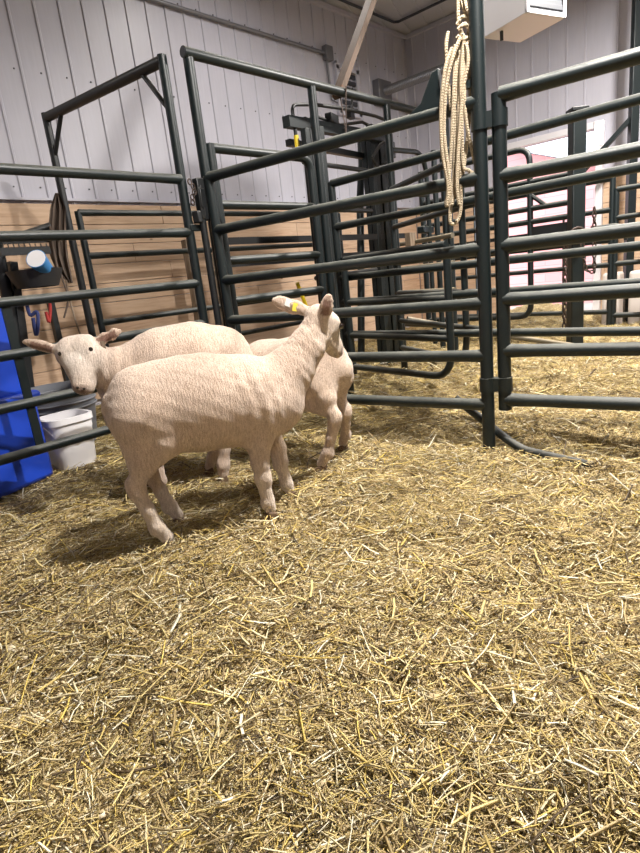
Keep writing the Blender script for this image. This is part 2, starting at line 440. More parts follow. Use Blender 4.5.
# centre gate: rails run to the tall post beside the hanging rope
P0 = (2.54, 1.27); PC = (2.31, 2.96)
cg = panel('walk_through_gate', 'dark green gate of six rails behind the sheep, between corner posts and roped tall post', PC, P0, posts=(1, 0), r=.029, cat='gate')
MB().tube([(P0[0], P0[1], -.06), (P0[0], P0[1], 2.75)], .032, 16).build('tall_post', GREEN, cg)
MB().tube([(2.55, 1.46, .26), (2.585, 1.22, .07)]+arc((2.585, 1.22, .07), (2.56, 1.06, .012), (2.59, 1.12, .0))+[(2.47, .74, .014)], .021, 12).build('bottom_brace', GREEN2, cg)
g0 = Vector((P0[0], P0[1], 0)).lerp(Vector((PC[0], PC[1], 0)), .17)
gm = MB(); dd = (Vector((PC[0], PC[1], 0))-Vector((P0[0], P0[1], 0))).normalized()
def plate(mb, pts, nrm, th):
    nrm = Vector(nrm).normalized()*th/2; n = len(pts)
    mb.add([Vector(p)+nrm for p in pts]+[Vector(p)-nrm for p in pts], [tuple(range(n)), tuple(range(2*n-1, n-1, -1))]+[(i, n+i, n+(i+1) % n, (i+1) % n) for i in range(n)])
    return mb
A_ = g0+dd*.07+Vector((0, 0, 1.63)); B_ = g0-dd*.12+Vector((0, 0, 1.63)); T_ = g0-dd*.115+Vector((0, 0, 1.80)); T2 = g0-dd*.08+Vector((0, 0, 1.79)); M_ = g0-dd*.02+Vector((0, 0, 1.68))
plate(gm, [A_, B_, T_, T2, M_], dd.cross(Vector((0, 0, 1))), .03).build('latch_plate', GREEN, cg, bevel=.004)
MB().beam(g0-dd*.1+Vector((0, 0, 1.70)), g0-dd*.26+Vector((0, 0, 1.70)), .03, .03).build('latch_bar', GREEN2, cg)

# right-hand gate
PR0 = (2.571, 1.193); PR1 = (2.86, -1.0)
rg = panel('livestock_panel', 'dark green six-rail pipe panel at the right edge, clamped to the tall post', PR0, PR1, r=.030, zs=(1.63, 1.30, 1.0, .755, .51, .265), z0=.215, rp=.032)
for z in (1.54, .345):
    q = MB(); q.tube([(P0[0], P0[1], z-.035), (P0[0], P0[1], z+.035)], .038, 16); q.tube([(PR0[0], PR0[1], z-.035), (PR0[0], PR0[1], z+.035)], .038, 16)
    q.box(((P0[0]+PR0[0])/2, (P0[1]+PR0[1])/2, z), (.05, .05, .066), rz=.4); q.build('hinge_clamp', GREEN, rg)

# corner: tall alley frame
al = empty('alley_archway', (2.3, 3.05, 0), 'tall green open-ended pipe frame over the alley, timber prop tied to its top rail', 'pipe frame')
TP = (2.335, 3.02); TQ = (5.4, 3.06); ZT = 2.325
MB().tube([(TP[0]-.03, TP[1], ZT), (3.8, 3.04, ZT), (TQ[0], TQ[1], ZT)], .032, 16).build('top_rail', GREEN, al)
dkm = MB().tube([(TP[0]-.032, TP[1], ZT), (TP[0]-.028, TP[1], ZT)], .026, 16).build('pipe_opening', DARKGAP, al)
for x in (2.345, 3.43, 4.37, 5.35): MB().tube([(x, 3.03, -.02), (x, 3.03, ZT-.02)], .032, 14).build('post', GREEN, al)
MB().tube([(3.81, 3.03, ZT-.02), (3.8, 3.07, ZT+.04), (3.79, 3.03, ZT-.3), (3.8, 3.0, ZT+.03), (3.82, 3.03, ZT-.05)], .006, 6).build('wire_tie', CHAINM, al)
S = bow_gate('alley_gate', 'green rounded-end alley side gate beneath the tall open-ended pipe frame', (2.43, 3.06), (3.36, 3.06), (1.48, 1.126, .86, .5), r=.030, z1=1.822, z0=.2, mat=GREEN, cr=.1)
# latch block at the corner
QK = lambda x_, y_: P(x_, y_, (0, 3.0, 0), (0, 1, 0))
lt = empty('corner_latch', (2.24, 3.0, 0), 'dark jagged latch bracket joining the left panel to the corner posts', 'latch')
MB().box((2.262, 3.0, 1.50), (.07, .05, .24)).build('bracket', BLACKM, lt, bevel=.006)
m = MB()
for (x, y, a, c_) in ((206, 186, .05, .09), (203, 199, .09, .12), (205, 212, .06, .10), (200, 190, .04, .05), (198, 217, .05, .07)): m.box(QK(x, y), (a, .05, c_), rz=.2)
m.build('bracket', BLACKM, lt, bevel=.006)
MB().box((2.20, 3.03, 1.335), (.08, .03, .04)).build('hasp', GREEN2, lt, bevel=.004)
ch = MB()
for k in range(5): ch.tube([Vector((2.20+.012*math.sin(k), 3.0+.01*math.cos(k*2), 1.60-.03*k))+Vector((.013*math.cos(a*PI/4), .0, .018*math.sin(a*PI/4))) for a in range(8)], .004, 6, closed=True)
ch.build('chain', CHAINM, lt)
MB().tube([(2.245, 3.0, -.02), (2.245, 3.0, 1.4)], .022, 12).build('post', BLACKM, lt)

# walk-through bow on the left
wt = empty('walk_through_arch', (2.17, 3.09, 0), 'dark overhead walk-through frame with corner braces, crossing above the left panel', 'pipe frame')
WA = Vector((2.20, 3.09, 0)); WB = Vector((2.03, 4.38, 0)); zw = 2.29
MB().tube([WA, WA+Vector((0, 0, zw+.02))], .028, 14).build('post', GREEN, wt)
MB().tube([WB, WB+Vector((0, 0, zw+.02))], .028, 14).build('post', BLACKM, wt)
MB().tube([WA+Vector((0, 0, zw-.01)), WB+Vector((0, 0, zw-.01))], .033, 14).build('top_bar', BLACKM, wt)
for p, q in ((WA, WB), (WB, WA)):
    e = (q-p).normalized(); MB().tube([p+e*.20+Vector((0, 0, zw-.02)), p+Vector((0, 0, zw-.28))], .016, 10).build('corner_brace', BLACKM, wt)
# back panel of the alley
panel('livestock_panel', 'dark green pipe panel close to the pine board wall, far side of the alley', (2.12, 4.38), (5.2, 4.38), r=.024, mat=GREEN2, zs=(1.63, 1.31, .79, .5, .25), stays=((.42, .25, 1.63),))

# swing gates beyond the centre gate
bow_gate('bow_gate', 'grey-green swing gate with rounded bottom corner, nearest one behind the centre gate', (3.36, 2.82), (3.12, 1.80), (.74, .49), z1=1.06, cr=.17, ext=0, round_top=False)
bow_gate('bow_gate', 'grey-green rounded swing gate standing just behind the nearest swing gate', (4.30, 3.00), (3.66, 1.98), (1.31, 1.0, .74, .49), cr=.2, ext=.30, round_top=False)
panel('livestock_panel', 'long dark pipe panel just beyond the centre gate, running on behind the right-edge panel', (3.42, 2.92), (3.25, -1.2), mat=GREEN, r=.026, zs=(1.62, 1.31, .93, .745, .49), posts=(1, 1))

o = MB().tube([(4.32, 2.93, .50), (4.95, 2.45, .27), (5.62, 1.86, .04)], .024, 12).build('loose_pipe', BARE)
tag(o, 'dusty loose pipe sloping down to the straw at the chained pillar', 'pipe')
# ------------------------------------------------------------------ squeeze chute
sq = empty('squeeze_chute', (4.0, 3.6, 0), 'dark green cattle squeeze chute of thick columns, levers and sliding gates', 'cattle chute')
def column(x, y, z, w=.05, n=3, dx=.055, mat=GREEN2):
    m = MB()
    for k in range(n): m.box((x+dx*k, y+.01*(k % 2), z/2-.01), (w, .055, z))
    return m.build('column', mat, sq, bevel=.005)
column(3.42, 3.13, 2.06, n=2, dx=.062)
column(3.56, 3.15, 2.10, n=2, dx=.062)
column(4.68, 3.46, 2.27, n=4, w=.06, dx=.072)
column(4.72, 3.56, 2.2, n=2, w=.05, dx=.1, mat=GREEN)
MB().tube([(4.756, 3.87, 0), P(361, 260, (0, 3.87, 0), (0, 1, 0)), P(360, 200, (0, 3.87, 0), (0, 1, 0)), P(362, 165, (0, 3.87, 0), (0, 1, 0)), P(361, 140, (0, 3.87, 0), (0, 1, 0))], .040, 12).build('column', GREEN, sq)
MB().beam((3.35, 3.25, 2.12), (4.95, 3.42, 2.18), .07, .08).build('top_beam', GREEN, sq)
MB().beam((3.5, 3.4, 2.02), (4.9, 3.62, 2.05), .05, .05).build('top_beam', GREEN2, sq)
def QL(px, py, y=3.25): return P(px, py, (0, y, 0), (0, 1, 0))
lv = MB().tube([QL(296, 136), QL(292.5, 112)]+arc(QL(292.5, 112), QL(297, 104.5), QL(291.5, 104.5), 4)+[QL(315, 104.5), QL(345, 109), QL(375, 116), QL(396, 124)], .014, 10).build('lever', BLACKM, sq)
MB().tube([QL(296, 135.5), QL(297.5, 149)], .019, 10).build('lever_grip', YEL, lv)
MB().tube([(3.40, 3.3, .72), (3.30, 3.28, .93)], .016, 8).build('lever_grip', YEL, sq)
q = MB(); QC = lambda x_, y_, y=3.3: P(x_, y_, (0, y, 0), (0, 1, 0))
for (x, y, a, b, c_) in ((306, 128, .10, .06, .14), (332, 119, .16, .06, .07), (350, 113, .10, .05, .09), (372, 130, .16, .06, .07), (391, 150, .09, .06, .14), (345, 133, .08, .05, .06)):
    q.box(QC(x, y), (a, b, c_), rz=.3)
q.tube([QC(300, 122), QC(318, 117), QC(340, 125), QC(362, 122), QC(382, 132)], .014, 8)
q.tube([QC(352, 88), QC(352, 118)], .012, 8)
q.tube([QC(372, 158), QC(380, 145), QC(392, 138)], .016, 8); q.tube([QC(372, 158), QC(378, 168), QC(392, 160)], .016, 8)
q.build('linkage', BLACKM, sq, bevel=.006)
hoop = [(4.55, 3.3, 1.2), (4.62, 3.3, 1.92)]
MB().tube([(4.72, 3.25, 2.03), (5.2, 3.30, 2.06)]+arc((5.2, 3.3, 2.06), (5.42, 3.32, 1.86), (5.40, 3.32, 2.05))+[(5.42, 3.32, .1)], .025, 12).build('hoop', GREEN2, sq)
MB().tube([(4.72, 3.25, 1.66), (5.42, 3.32, 1.66)], .022, 10).build('rail', GREEN2, sq)
for z in (1.28, 1.12): MB().beam((2.55, 3.34, z), (5.3, 3.48, z), .02, .05).build('slide_track', BLACKM, sq)
for z in (1.86, 1.5, .95, .62): MB().tube([(3.55, 3.3, z), (4.6, 3.45, z+.02)], .02, 10).build('rail', BLACKM, sq)
MB().box((5.02, 3.30, 1.20), (.13, .06, .18), rz=.1).build('tag_plate', OLDWOOD, sq, bevel=.004)
MB().box((5.4, 3.35, 1.32), (.3, .08, .07), rz=.2).build('latch_head', GREEN, sq, bevel=.01)
for x in (5.55, 5.72): MB().tube([(x, 3.3, 0), (x, 3.3, 2.1)], .03, 12).build('column', GREEN2, sq)

# short dusty side gates of the chute (rails falling toward the camera)
for i, (p0, p1, lb) in enumerate((((5.3, 3.9), (4.9, 2.75), 'dusty pipe side gate beyond the squeeze chute, its light rail ends showing'),)):
    panel('side_gate', lb, p0, p1, mat=BARE, r=.022, zs=(1.2, .95, .7, .35), posts=(1, 0), ztop=1.25, cat='gate')

# ------------------------------------------------------------------ pillar with chain, right of centre
pl = empty('steel_pillar', (5.75, 1.93, 0), 'thick dark steel pillar with hanging chain, in the pen behind the right-edge panel', 'pillar')
MB().box((5.75, 1.93, 1.06), (.125, .125, 2.16), rz=.75).build('column', GREEN2, pl, bevel=.012)
MB().box((5.75, 1.93, 2.15), (.15, .15, .03), rz=.75).build('cap', BLACKM, pl, bevel=.005)
MB().beam((5.80, 1.80, 1.93), (5.86, 1.74, 1.93), .02, .2).build('window_light_plate', UNITM, pl)  # pale plate standing in for a strip of window light beside the pillar
def chain(pts, name, parent, R=.03, r=.007, mat=CHAINM):
    m = MB(); pts = [Vector(p) for p in pts]; acc = 0; k = 0
    for a, b in zip(pts[:-1], pts[1:]):
        L = (b-a).length; d = (b-a)/L; n = max(1, int(L/(R*1.5)))
        for i in range(n):
            c = a+d*L*(i+.5)/n; u = d.orthogonal().normalized(); v = d.cross(u); s = u if k % 2 else v; k += 1
            m.tube([c+d*R*math.cos(j*PI/4)+s*R*.55*math.sin(j*PI/4) for j in range(8)], r, 6, closed=True)
    return m.build(name, mat, parent)
chain([(5.60, 1.98, .22), (5.60, 1.97, 1.05)], 'chain', pl)
chain([(5.62, 1.83, 1.0), (5.63, 1.80, .75), (5.72, 1.75, .72), (5.75, 1.77, 1.3)], 'chain', pl, R=.028)
MB().tube([(5.65+.05*math.cos(a*PI/6), 1.88-.05*math.cos(a*PI/6), 1.08+.06*math.sin(a*PI/6)) for a in range(12)], .012, 8, closed=True).build('ring', CHAINM, pl)
MB().tube([(5.75, 1.80, 1.12), (5.80, 1.60, 1.12), (5.83, 1.52, 1.1), (5.83, 1.52, .98)], .018, 8).build('latch_arm', GREEN2, pl)

# tall steel column by the far wall and its brace
sc_ = empty('steel_column', (7.75, 1.98, 0), 'tall dark steel column rising to the ceiling near the far wall, at the right edge', 'column')
MB().box((7.75, 1.98, 2.19), (.09, .09, 4.42), rz=.7).build('column', GREEN2, sc_, bevel=.006)
MB().beam((7.75, 1.98, 2.35), (7.75, 2.65, 1.75), .05, .05).build('brace', GREEN2, sc_)
MB().box((7.85, 1.72, 2.19), (.06, .05, 4.42), rz=.7).build('track_strip', PINE, sc_)

# far pen panels
panel('livestock_panel', 'far pipe panel standing in front of the bright doorway, low and hazy', (6.9, 3.95), (6.75, 1.9), mat=GREEN2, r=.027, stays=((.2, .2, 1.62), (.75, .2, 1.3)))
panel('livestock_panel', 'far pipe panel right of the chained pillar, before the pine-boarded end wall', (6.75, 1.86), (6.7, -1.6), mat=GREEN2, r=.027, zs=(1.5, 1.22, .75, .5, .2), stays=((.16, .2, 1.45),))
hp = bow_gate('hoop_gate', 'tall hoop-topped gate before the lit doorway, diagonal brace below its bend', (6.0, 3.75), (6.0, 2.47), (1.655, 1.40, 1.27, 1.02, .57), r=.03, z1=1.98, z0=.3, cr=.14, mat=GREEN2, ext=.42)
MB().beam((6.0, 3.75, 1.14), (6.0, 2.05, 1.14), .02, .04).build('flat_bar', BLACKM, hp)
MB().box((6.0, 2.25, 1.165), (.04, .42, .11)).build('latch_plate', BLACKM, hp, bevel=.005)
MB().tube([(6.0, 2.62, 1.66), (6.0, 2.30, 1.40)], .022, 8).build('diagonal_brace', GREEN2, hp)
tw = empty('twin_gate_posts', (6.6, 1.45, 0), 'pair of upright dark gate posts side by side at the right edge', 'posts')
for y in (1.52, 1.30): MB().tube([(6.6, y, 0), (6.6, y, 1.75)], .04, 12).build('post', GREEN2, tw)

# ------------------------------------------------------------------ timber prop, rope
o = MB().beam((3.80, 3.10, 2.31), (4.64, 3.10, 3.50), .085, .05).build('timber_prop', PINE2, smooth=False, bevel=.004)
tag(o, 'brown timber prop slanting up from the tall frame top rail toward the ceiling', 'timber')

fwd = np.array([.7, .714, 0.])
def rp(px, py, off=0): return P(px, py, np.array([2.45, 1.42, 0])-fwd*off, fwd)
def smooth_curve(pts, n=6):
    pts = [Vector(p) for p in pts]; out = []
    for i in range(len(pts)-1):
        p0 = pts[max(i-1, 0)]; p1 = pts[i]; p2 = pts[i+1]; p3 = pts[min(i+2, len(pts)-1)]
        for k in range(n):
            t = k/n
            out.append(.5*((2*p1)+(-p0+p2)*t+(2*p0-5*p1+4*p2-p3)*t*t+(-p0+3*p1-3*p2+p3)*t**3))
    out.append(pts[-1]); return out
rope = empty('rope_coil', tuple(rp(462, 60)), 'coil of pale natural rope hanging beside the tall gate post', 'rope')
strands = [
    [(459, -40), (458, 10), (459, 25), (466, 45), (470, 65), (468, 85), (464, 70)],
    [(457, 25), (462, 17), (469, 20), (472, 30), (466, 38), (460, 32)],
    [(458, 30), (465, 24), (471, 34), (463, 40), (457, 36)],
    [(460, 38), (452, 60), (446, 90), (444, 130), (447, 160), (450, 190), (447, 206), (446, 200)],
    [(462, 40), (456, 70), (455, 120), (454, 170), (450, 215), (452, 224), (458, 220), (461, 205), (460, 170), (458, 120), (459, 70), (463, 42)],
    [(463, 42), (460, 80), (458, 130), (456, 180), (452, 205)],
    [(464, 42), (461, 80), (462, 130), (463, 165), (468, 170), (474, 173), (476, 168), (472, 150), (466, 120), (464, 80), (466, 50)],
    [(466, 44), (468, 62), (463, 90), (459, 140), (457, 185), (459, 205)],
    [(448, 32), (446, 48), (447, 70), (451, 110)],
    [(455, 45), (454, 80), (452, 130), (449, 180), (446, 204)],
    [(467, 44), (473, 40), (472, 52)],
    [(452, 48), (445, 70), (441, 110), (442, 150), (448, 185), (447, 206)],
    [(468, 60), (470, 90), (470, 110), (466, 150), (462, 180)],
    [(461, 0), (466, 14), (471, 24), (468, 34)],
    [(464, -6), (467, 10), (472, 8), (470, -10)],
]
for k, s in enumerate(strands):
    off = .012*(k % 4)
    MB().tube(smooth_curve([rp(x, y, off+.006*math.sin(i*1.7)) for i, (x, y) in enumerate(s)]), .0085, 8).build('rope_strand', ROPE, rope)
hk = MB().tube([(P0[0], P0[1], 2.72), Vector((P0[0], P0[1], 2.72)).lerp(rp(459, -90), .6), rp(459, -120), rp(459, -40)], .008, 8)
hk.build('rope_strand', ROPE, rope)

# ------------------------------------------------------------------ wall fittings
cd = empty('wall_conduit', (6.4, YW-.03, 3.8), 'grey conduit run with junction box across the upper left wall', 'conduit')
MB().tube([(2.5, YW-.035, 3.80), (6.38, YW-.035, 3.80)], .022, 10).build('pipe', CONDM, cd)
MB().box((6.45, YW-.05, 3.80), (.14, .08, .17)).build('junction_box', CONDM, cd, bevel=.006)
MB().tube([(6.43, YW-.035, 3.72), (6.47, YW-.035, 3.25), (6.62, YW-.035, 3.22), (6.62, YW-.035, 3.75)], .016, 8).build('pipe', CONDM, cd)
vt = empty('wall_vent', (6.85, YW-.03, 3.4), 'square framed wall vent with dark louvres behind the timber prop', 'vent')
m = MB()
for (cx, cz, sx_, sz_) in ((6.84, 3.68, .5, .07), (6.84, 3.12, .5, .07), (6.62, 3.4, .07, .6), (7.06, 3.4, .07, .6)): m.box((cx, YW-.03, cz), (sx_, .06, sz_))
m.build('frame', WALLM, vt, bevel=.004)
m = MB()
for k in range(6): m.box((6.84, YW-.02, 3.18+k*.085), (.38, .03, .05))
m.build('louvre', DARKGAP, vt)
dc = empty('duct', (7.6, YW, 3.5), 'pale spiral duct leaving a wall box at the far corner', 'duct')
MB().box((7.62, YW-.06, 3.48), (.32, .12, .34)).build('wall_box', CONDM, dc, bevel=.01)
pts = []; N = 150
m = MB(); L = 1.45
m.tube([(7.62, YW-.1-L*i/N, 3.50) for i in range(N)], [.066 if i % 3 == 0 else .055 for i in range(N)], 14)
m.build('hose', CONDM, dc)
ct = MB().tube([(1.0, 5.15, ZC-.03), (7.75, 5.15, ZC-.03), (7.80, 5.10, ZC-.03), (7.80, -3.0, ZC-.03)], .018, 8).build('ceiling_conduit', DARKGAP)
tag(ct, 'dark conduit bent at a right angle along the ceiling corner', 'conduit')
# hanging unit heater (axes from the two edge directions seen)
hu = empty('unit_heater', (5.5, 2.4, 3.2), 'white box-shaped unit heater hung below the ceiling at the top right', 'heater')
ang_a = None
def az(px, py):
    d = ROT@_cv(px, py); return math.atan2(d[1], d[0])
a1 = az(1459, 150); a2 = a1+PI/2
HZ = 2.75
kk = P(527, 12, (0, 0, HZ), (0, 0, 1)); k2 = P(566, 18, (0, 0, HZ), (0, 0, 1)); 
u1 = Vector((math.cos(a1), math.sin(a1), 0)); u2 = Vector((math.cos(a2), math.sin(a2), 0))
wd = (k2-kk).length; k3 = P(500, 40, (0, 0, HZ), (0, 0, 1)); dp = abs((k3-kk).dot(u2)) or .7
if u2.dot(Vector((.7, .7, 0))) < 0: u2 = -u2
dp = max(.3, abs((P(487, 38, (0, 0, HZ), (0, 0, 1))-kk).dot(u2)))
hh = .62
def hb(name, o, s0, s1, m, bev=.006):
    c = kk+u1*(o[0]+s0[0]/2)+u2*(o[1]+s0[1]/2)+Vector((0, 0, o[2]+s0[2]/2))
    return MB().box(c, s0, M=Matrix((u1, u2, Vector((0, 0, 1)))).transposed()).build(name, m, hu, bevel=bev)
hb('casing', (0, .02, 0), (wd, dp, hh), None, UNITM)
for o_, s_ in (((0, 0, 0), (wd, .02, .03)), ((0, 0, hh-.03), (wd, .02, .03)), ((0, 0, 0), (.03, .02, hh)), ((wd-.03, 0, 0), (.03, .02, hh))): ff_ = hb('front_frame', o_, s_, None, UNITM, .002)
hb('grille', (.03, .012, .03), (wd-.06, .02, hh-.06), None, DARKGAP, .002)
for k in range(7): hb('louvre', (.03, .005, .05+k*.08), (wd-.06, .03, .035), None, DARKGAP, .002)
for o_ in ((.05, .1), (wd-.08, .1), (.05, dp-.1), (wd-.08, dp-.1)): hb('hanger_rod', (o_[0], o_[1], hh), (.015, .015, ZC-HZ-hh+.02), None, CONDM, .001)
hb('drain_stub', (.05, dp-.15, -.07), (.02, .02, .08), None, BLACKM, .001)

# ------------------------------------------------------------------ left clutter
bt = empty('blue_tote', (.95, 3.28, 0), 'tall blue plastic tote at the left edge behind the pipe panel', 'tote')
r0 = .36
m = MB(); R = Matrix.Rotation(.36, 3, 'Z'); base = Vector((.74, 3.42, 0))
m.box(base+Vector((0, 0, .235)), (.66, .5, .47), M=R); m.build('lower_bin', BLUEM, bt, bevel=.03)
MB().box(base+Vector((0, 0, .49)), (.70, .54, .05), M=R).build('rim', BLUEM, bt, bevel=.02)
MB().box(base+R@Vector((.015, .0, .76)), (.63, .46, .52), M=R).build('upper_bin', BLUEM, bt, bevel=.03)
MB().tube([base+R@Vector((.335, -.1, .20)), base+R@Vector((.39, -.1, .18)), base+R@Vector((.39, -.1, .08)), base+R@Vector((.335, -.1, .06))], .006, 8).build('bail', BLACKM, bt)

bk = empty('bucket', (1.27, 3.42, 0), 'white square plastic pail on the straw below the facing sheep', 'bucket')
def rsq(w, z0, z1, w1, c, n=40, e=4):
    out = MB(); vs = []; prof = [(w*.97, z0), (w, z0+.01), (w1, z1), (w1*1.08, z1), (w1*1.08, z1+.035), (w1*1.0, z1+.035), (w1*.95, z1+.035), (w1*.93, z1), (w*.92, z0+.02)]
    for (a, z) in prof:
        for k in range(n):
            th = 2*PI*k/n; cc, ss = math.cos(th), math.sin(th); q = (abs(cc)**e+abs(ss)**e)**(-1/e)
            vs.append((c[0]+a*cc*q, c[1]+a*ss*q, c[2]+z))
    fs = [(i*n+k, i*n+(k+1) % n, (i+1)*n+(k+1) % n, (i+1)*n+k) for i in range(len(prof)-1) for k in range(n)]
    fs += [tuple(range(n-1, -1, -1)), tuple((len(prof)-1)*n+k for k in range(n))]
    return out.add(vs, fs)
rsq(.115, 0, .28, .132, (1.30, 3.42, .0)).build('pail', WHITEP, bk)
MB().tube([Vector((1.30, 3.42, .30))+Vector((.145*math.cos(a), -.15*math.sin(a)*.9-.01, -.13*math.sin(a))) for a in [PI*i/12 for i in range(13)]], .004, 8).build('handle', WHITEP, bk)
m = MB().lathe([(.20, 0), (.25, .38), (.262, .38), (.265, .41), (.25, .41), (.25, .40), (.19, .02)], (1.52, 4.02, 0)); 
gb = m.build('grey_tub', GREYP); tag(gb, 'grey ribbed plastic tub behind the white square pail', 'tub')
m2 = MB()
for z in (.27, .31, .35): m2.tube([(1.52+(.235+z*.03)*math.cos(a*PI/16), 4.02+(.235+z*.03)*math.sin(a*PI/16), z) for a in range(32)], .008, 6, closed=True)
rb = m2.build('rib', GREYP, gb)
rb.matrix_parent_inverse = Matrix.Identity(4)

# tack rack at the far left: leaning dark posts, shelf bar, tray, cup, cloth, straps
tr = empty('tack_rack', (1.3, 4.3, 0), 'dark tack stand of leaning bars and wire tray at the left edge', 'rack')
def Q(px, py, y=4.3): return P(px, py, (0, y, 0), (0, 1, 0))
MB().tube([Q(-30, 236), Q(20, 236), Q(50, 226)], .026, 12).build('arm_bar', BLACKM, tr)
MB().tube([Q(-5, 236), Q(14, 330), (Q(30, 400).x, 4.3, 0)], .040, 10).build('leg', BLACKM, tr)
MB().beam(Q(12, 262), Q(34, 420), .05, .07).build('leg', BLACKM, tr)
MB().beam(Q(50, 300), Q(72, 400), .04, .05).build('leg', BLACKM, tr)
m = MB()
for k in range(9): m.beam(Q(2+k*5.5, 244, 4.3), Q(4+k*5.5, 250, 4.1), .008, .008)
m.beam(Q(0, 243), Q(50, 241), .02, .02); m.beam(Q(0, 252, 4.1), Q(50, 250, 4.1), .02, .05)
m.build('wire_tray', BLACKM, tr)
m = MB(); c = Q(34, 268, 4.15)
prof = [(.13, -.07), (.18, .035), (.185, .035), (.135, -.08)]
m.lathe(prof, c-Vector((0, 0, .05)), 24); m.build('tray_bowl', DARKP, tr)
cu = MB(); cc = Q(40, 263, 3.98)
axis = Matrix.Rotation(-.9, 3, 'Y')@Matrix.Rotation(.7, 3, 'X')
n = 24; vs = []
for (r, z) in ((.05, -.08), (.066, .055), (.060, .055), (.05, -.07)):
    for k in range(n): vs.append(cc+axis@Vector((r*math.cos(2*PI*k/n), r*math.sin(2*PI*k/n), z)))
cu.add(vs, [(i*n+k, i*n+(k+1) % n, (i+1)*n+(k+1) % n, (i+1)*n+k) for i in range(3) for k in range(n)]+[tuple(range(n-1, -1, -1)), tuple(3*n+k for k in range(n))])
o = cu.build('cup', newmat('blue_cup', srgb(60, 130, 190), .4)); tag(o, 'blue and white plastic cup lying in the dark tray of the tack stand', 'cup')
cu2 = MB().tube([cc+axis@Vector((0, 0, .050)), cc+axis@Vector((0, 0, .057))], .0615, 20).build('cup_mouth', WHITEP, o); cu2.matrix_parent_inverse = Matrix.Identity(4)
# cloth hanging on the frame post
def cloth(pix, y, nz=22, nu=10, amp=.03):
    m = MB(); vs = []; th = .012
    for side in (0, 1):
        for i in range(nz+1):
            t = i/nz; k = t*(len(pix)-1); a = int(min(k, len(pix)-2)); f = k-a
            lx = pix[a][0]*(1-f)+pix[a+1][0]*f; rx = pix[a][1]*(1-f)+pix[a+1][1]*f; py = pix[a][2]*(1-f)+pix[a+1][2]*f
            for j in range(nu+1):
                u = j/nu; yy = y+amp*math.sin(u*17+t*3.0)+(th if side else 0); vs.append(P(lx*(1-u)+rx*u, py, (0, yy, 0), (0, 1, 0)))
    W = nu+1; S = (nz+1)*W; fs = []
    for i in range(nz):
        for j in range(nu):
            a = i*W+j; fs.append((a, a+1, a+W+1, a+W)); fs.append((S+a, S+a+W, S+a+W+1, S+a+1))
    for i in range(nz): fs += [(i*W, i*W+W, S+i*W+W, S+i*W), (i*W+nu, S+i*W+nu, S+i*W+W+nu, i*W+W+nu)]
    for j in range(nu): fs += [(j, S+j, S+j+1, j+1), (nz*W+j, nz*W+j+1, S+nz*W+j+1, S+nz*W+j)]
    return m.add(vs, fs)
o = cloth([(55, 59, 193), (50, 66, 208), (48, 66, 232), (50, 68, 256), (57, 71, 272), (68, 73, 283)], 4.27).build('hanging_cloth', CLOTH)
tag(o, 'grey-brown cloth draped over the overhead frame post, left side', 'cloth')
def strap(pix, m_, lb, r=.008, y=4.22, nm='halter_strap', cat='strap'):
    o = MB().tube(smooth_curve([P(x, yy, (0, y+.02*math.sin(i*2), 0), (0, 1, 0)) for i, (x, yy) in enumerate(pix)]), r, 8).build(nm, m_); tag(o, lb, cat); return o
strap([(26, 300), (30, 315), (37, 312), (38, 325), (36, 335), (33, 318)], BLUES, 'dark blue halter strap hanging at far left above the sheep ear', .013)
strap([(44, 296), (50, 305), (49, 322), (46, 312)], REDM, 'red halter strap hanging beside the blue one at far left', .011)
strap([(50, 226), (56, 262), (62, 278), (68, 298), (64, 318)], CLOTH, 'thin brown lead cord hanging below the draped cloth', .007)
strap([(66, 280), (70, 300), (76, 322), (82, 338)], OLDWOOD, 'pale twisted cord hanging beside the brown lead cord', .007)

# weathered posts against the pine wall, orange marker, pale blocks
for (x, w_, h_, lb) in ((3.35, .10, 1.45, 'weathered wooden post leaning at the pine wall, seen between alley rails'), (3.62, .07, 1.3, 'narrower weathered wooden post right of the wider leaning one')):
    o = MB().beam((x, 4.75, -.02), (x+.02, 4.8, h_), w_, .08).build('wooden_post', OLDWOOD, smooth=False, bevel=.006); tag(o, lb, 'post')
o = MB().tube([P(478, 232, (7.0, 0, 0), (1, 0, 0)), P(481, 275, (7.0, 0, 0), (1, 0, 0)), tuple(P(481, 275, (7.0, 0, 0), (1, 0, 0)).xy)+(0,)], .022, 10).build('marker_stake', ORG); tag(o, 'slim orange stake in the distance just left of the tall post', 'stake')
for px, lb in ((613, 'pale feed block on the straw beside the twin gate posts'), (640, 'pale feed block cut by the right edge of the frame')):
    b_ = P(px, 284, (7.55, 0, 0), (1, 0, 0)); 
    o = MB().box((7.55, b_.y, .30), (.2, .2, .66)).build('feed_block', SALTM, smooth=False, bevel=.03); tag(o, lb, 'block')

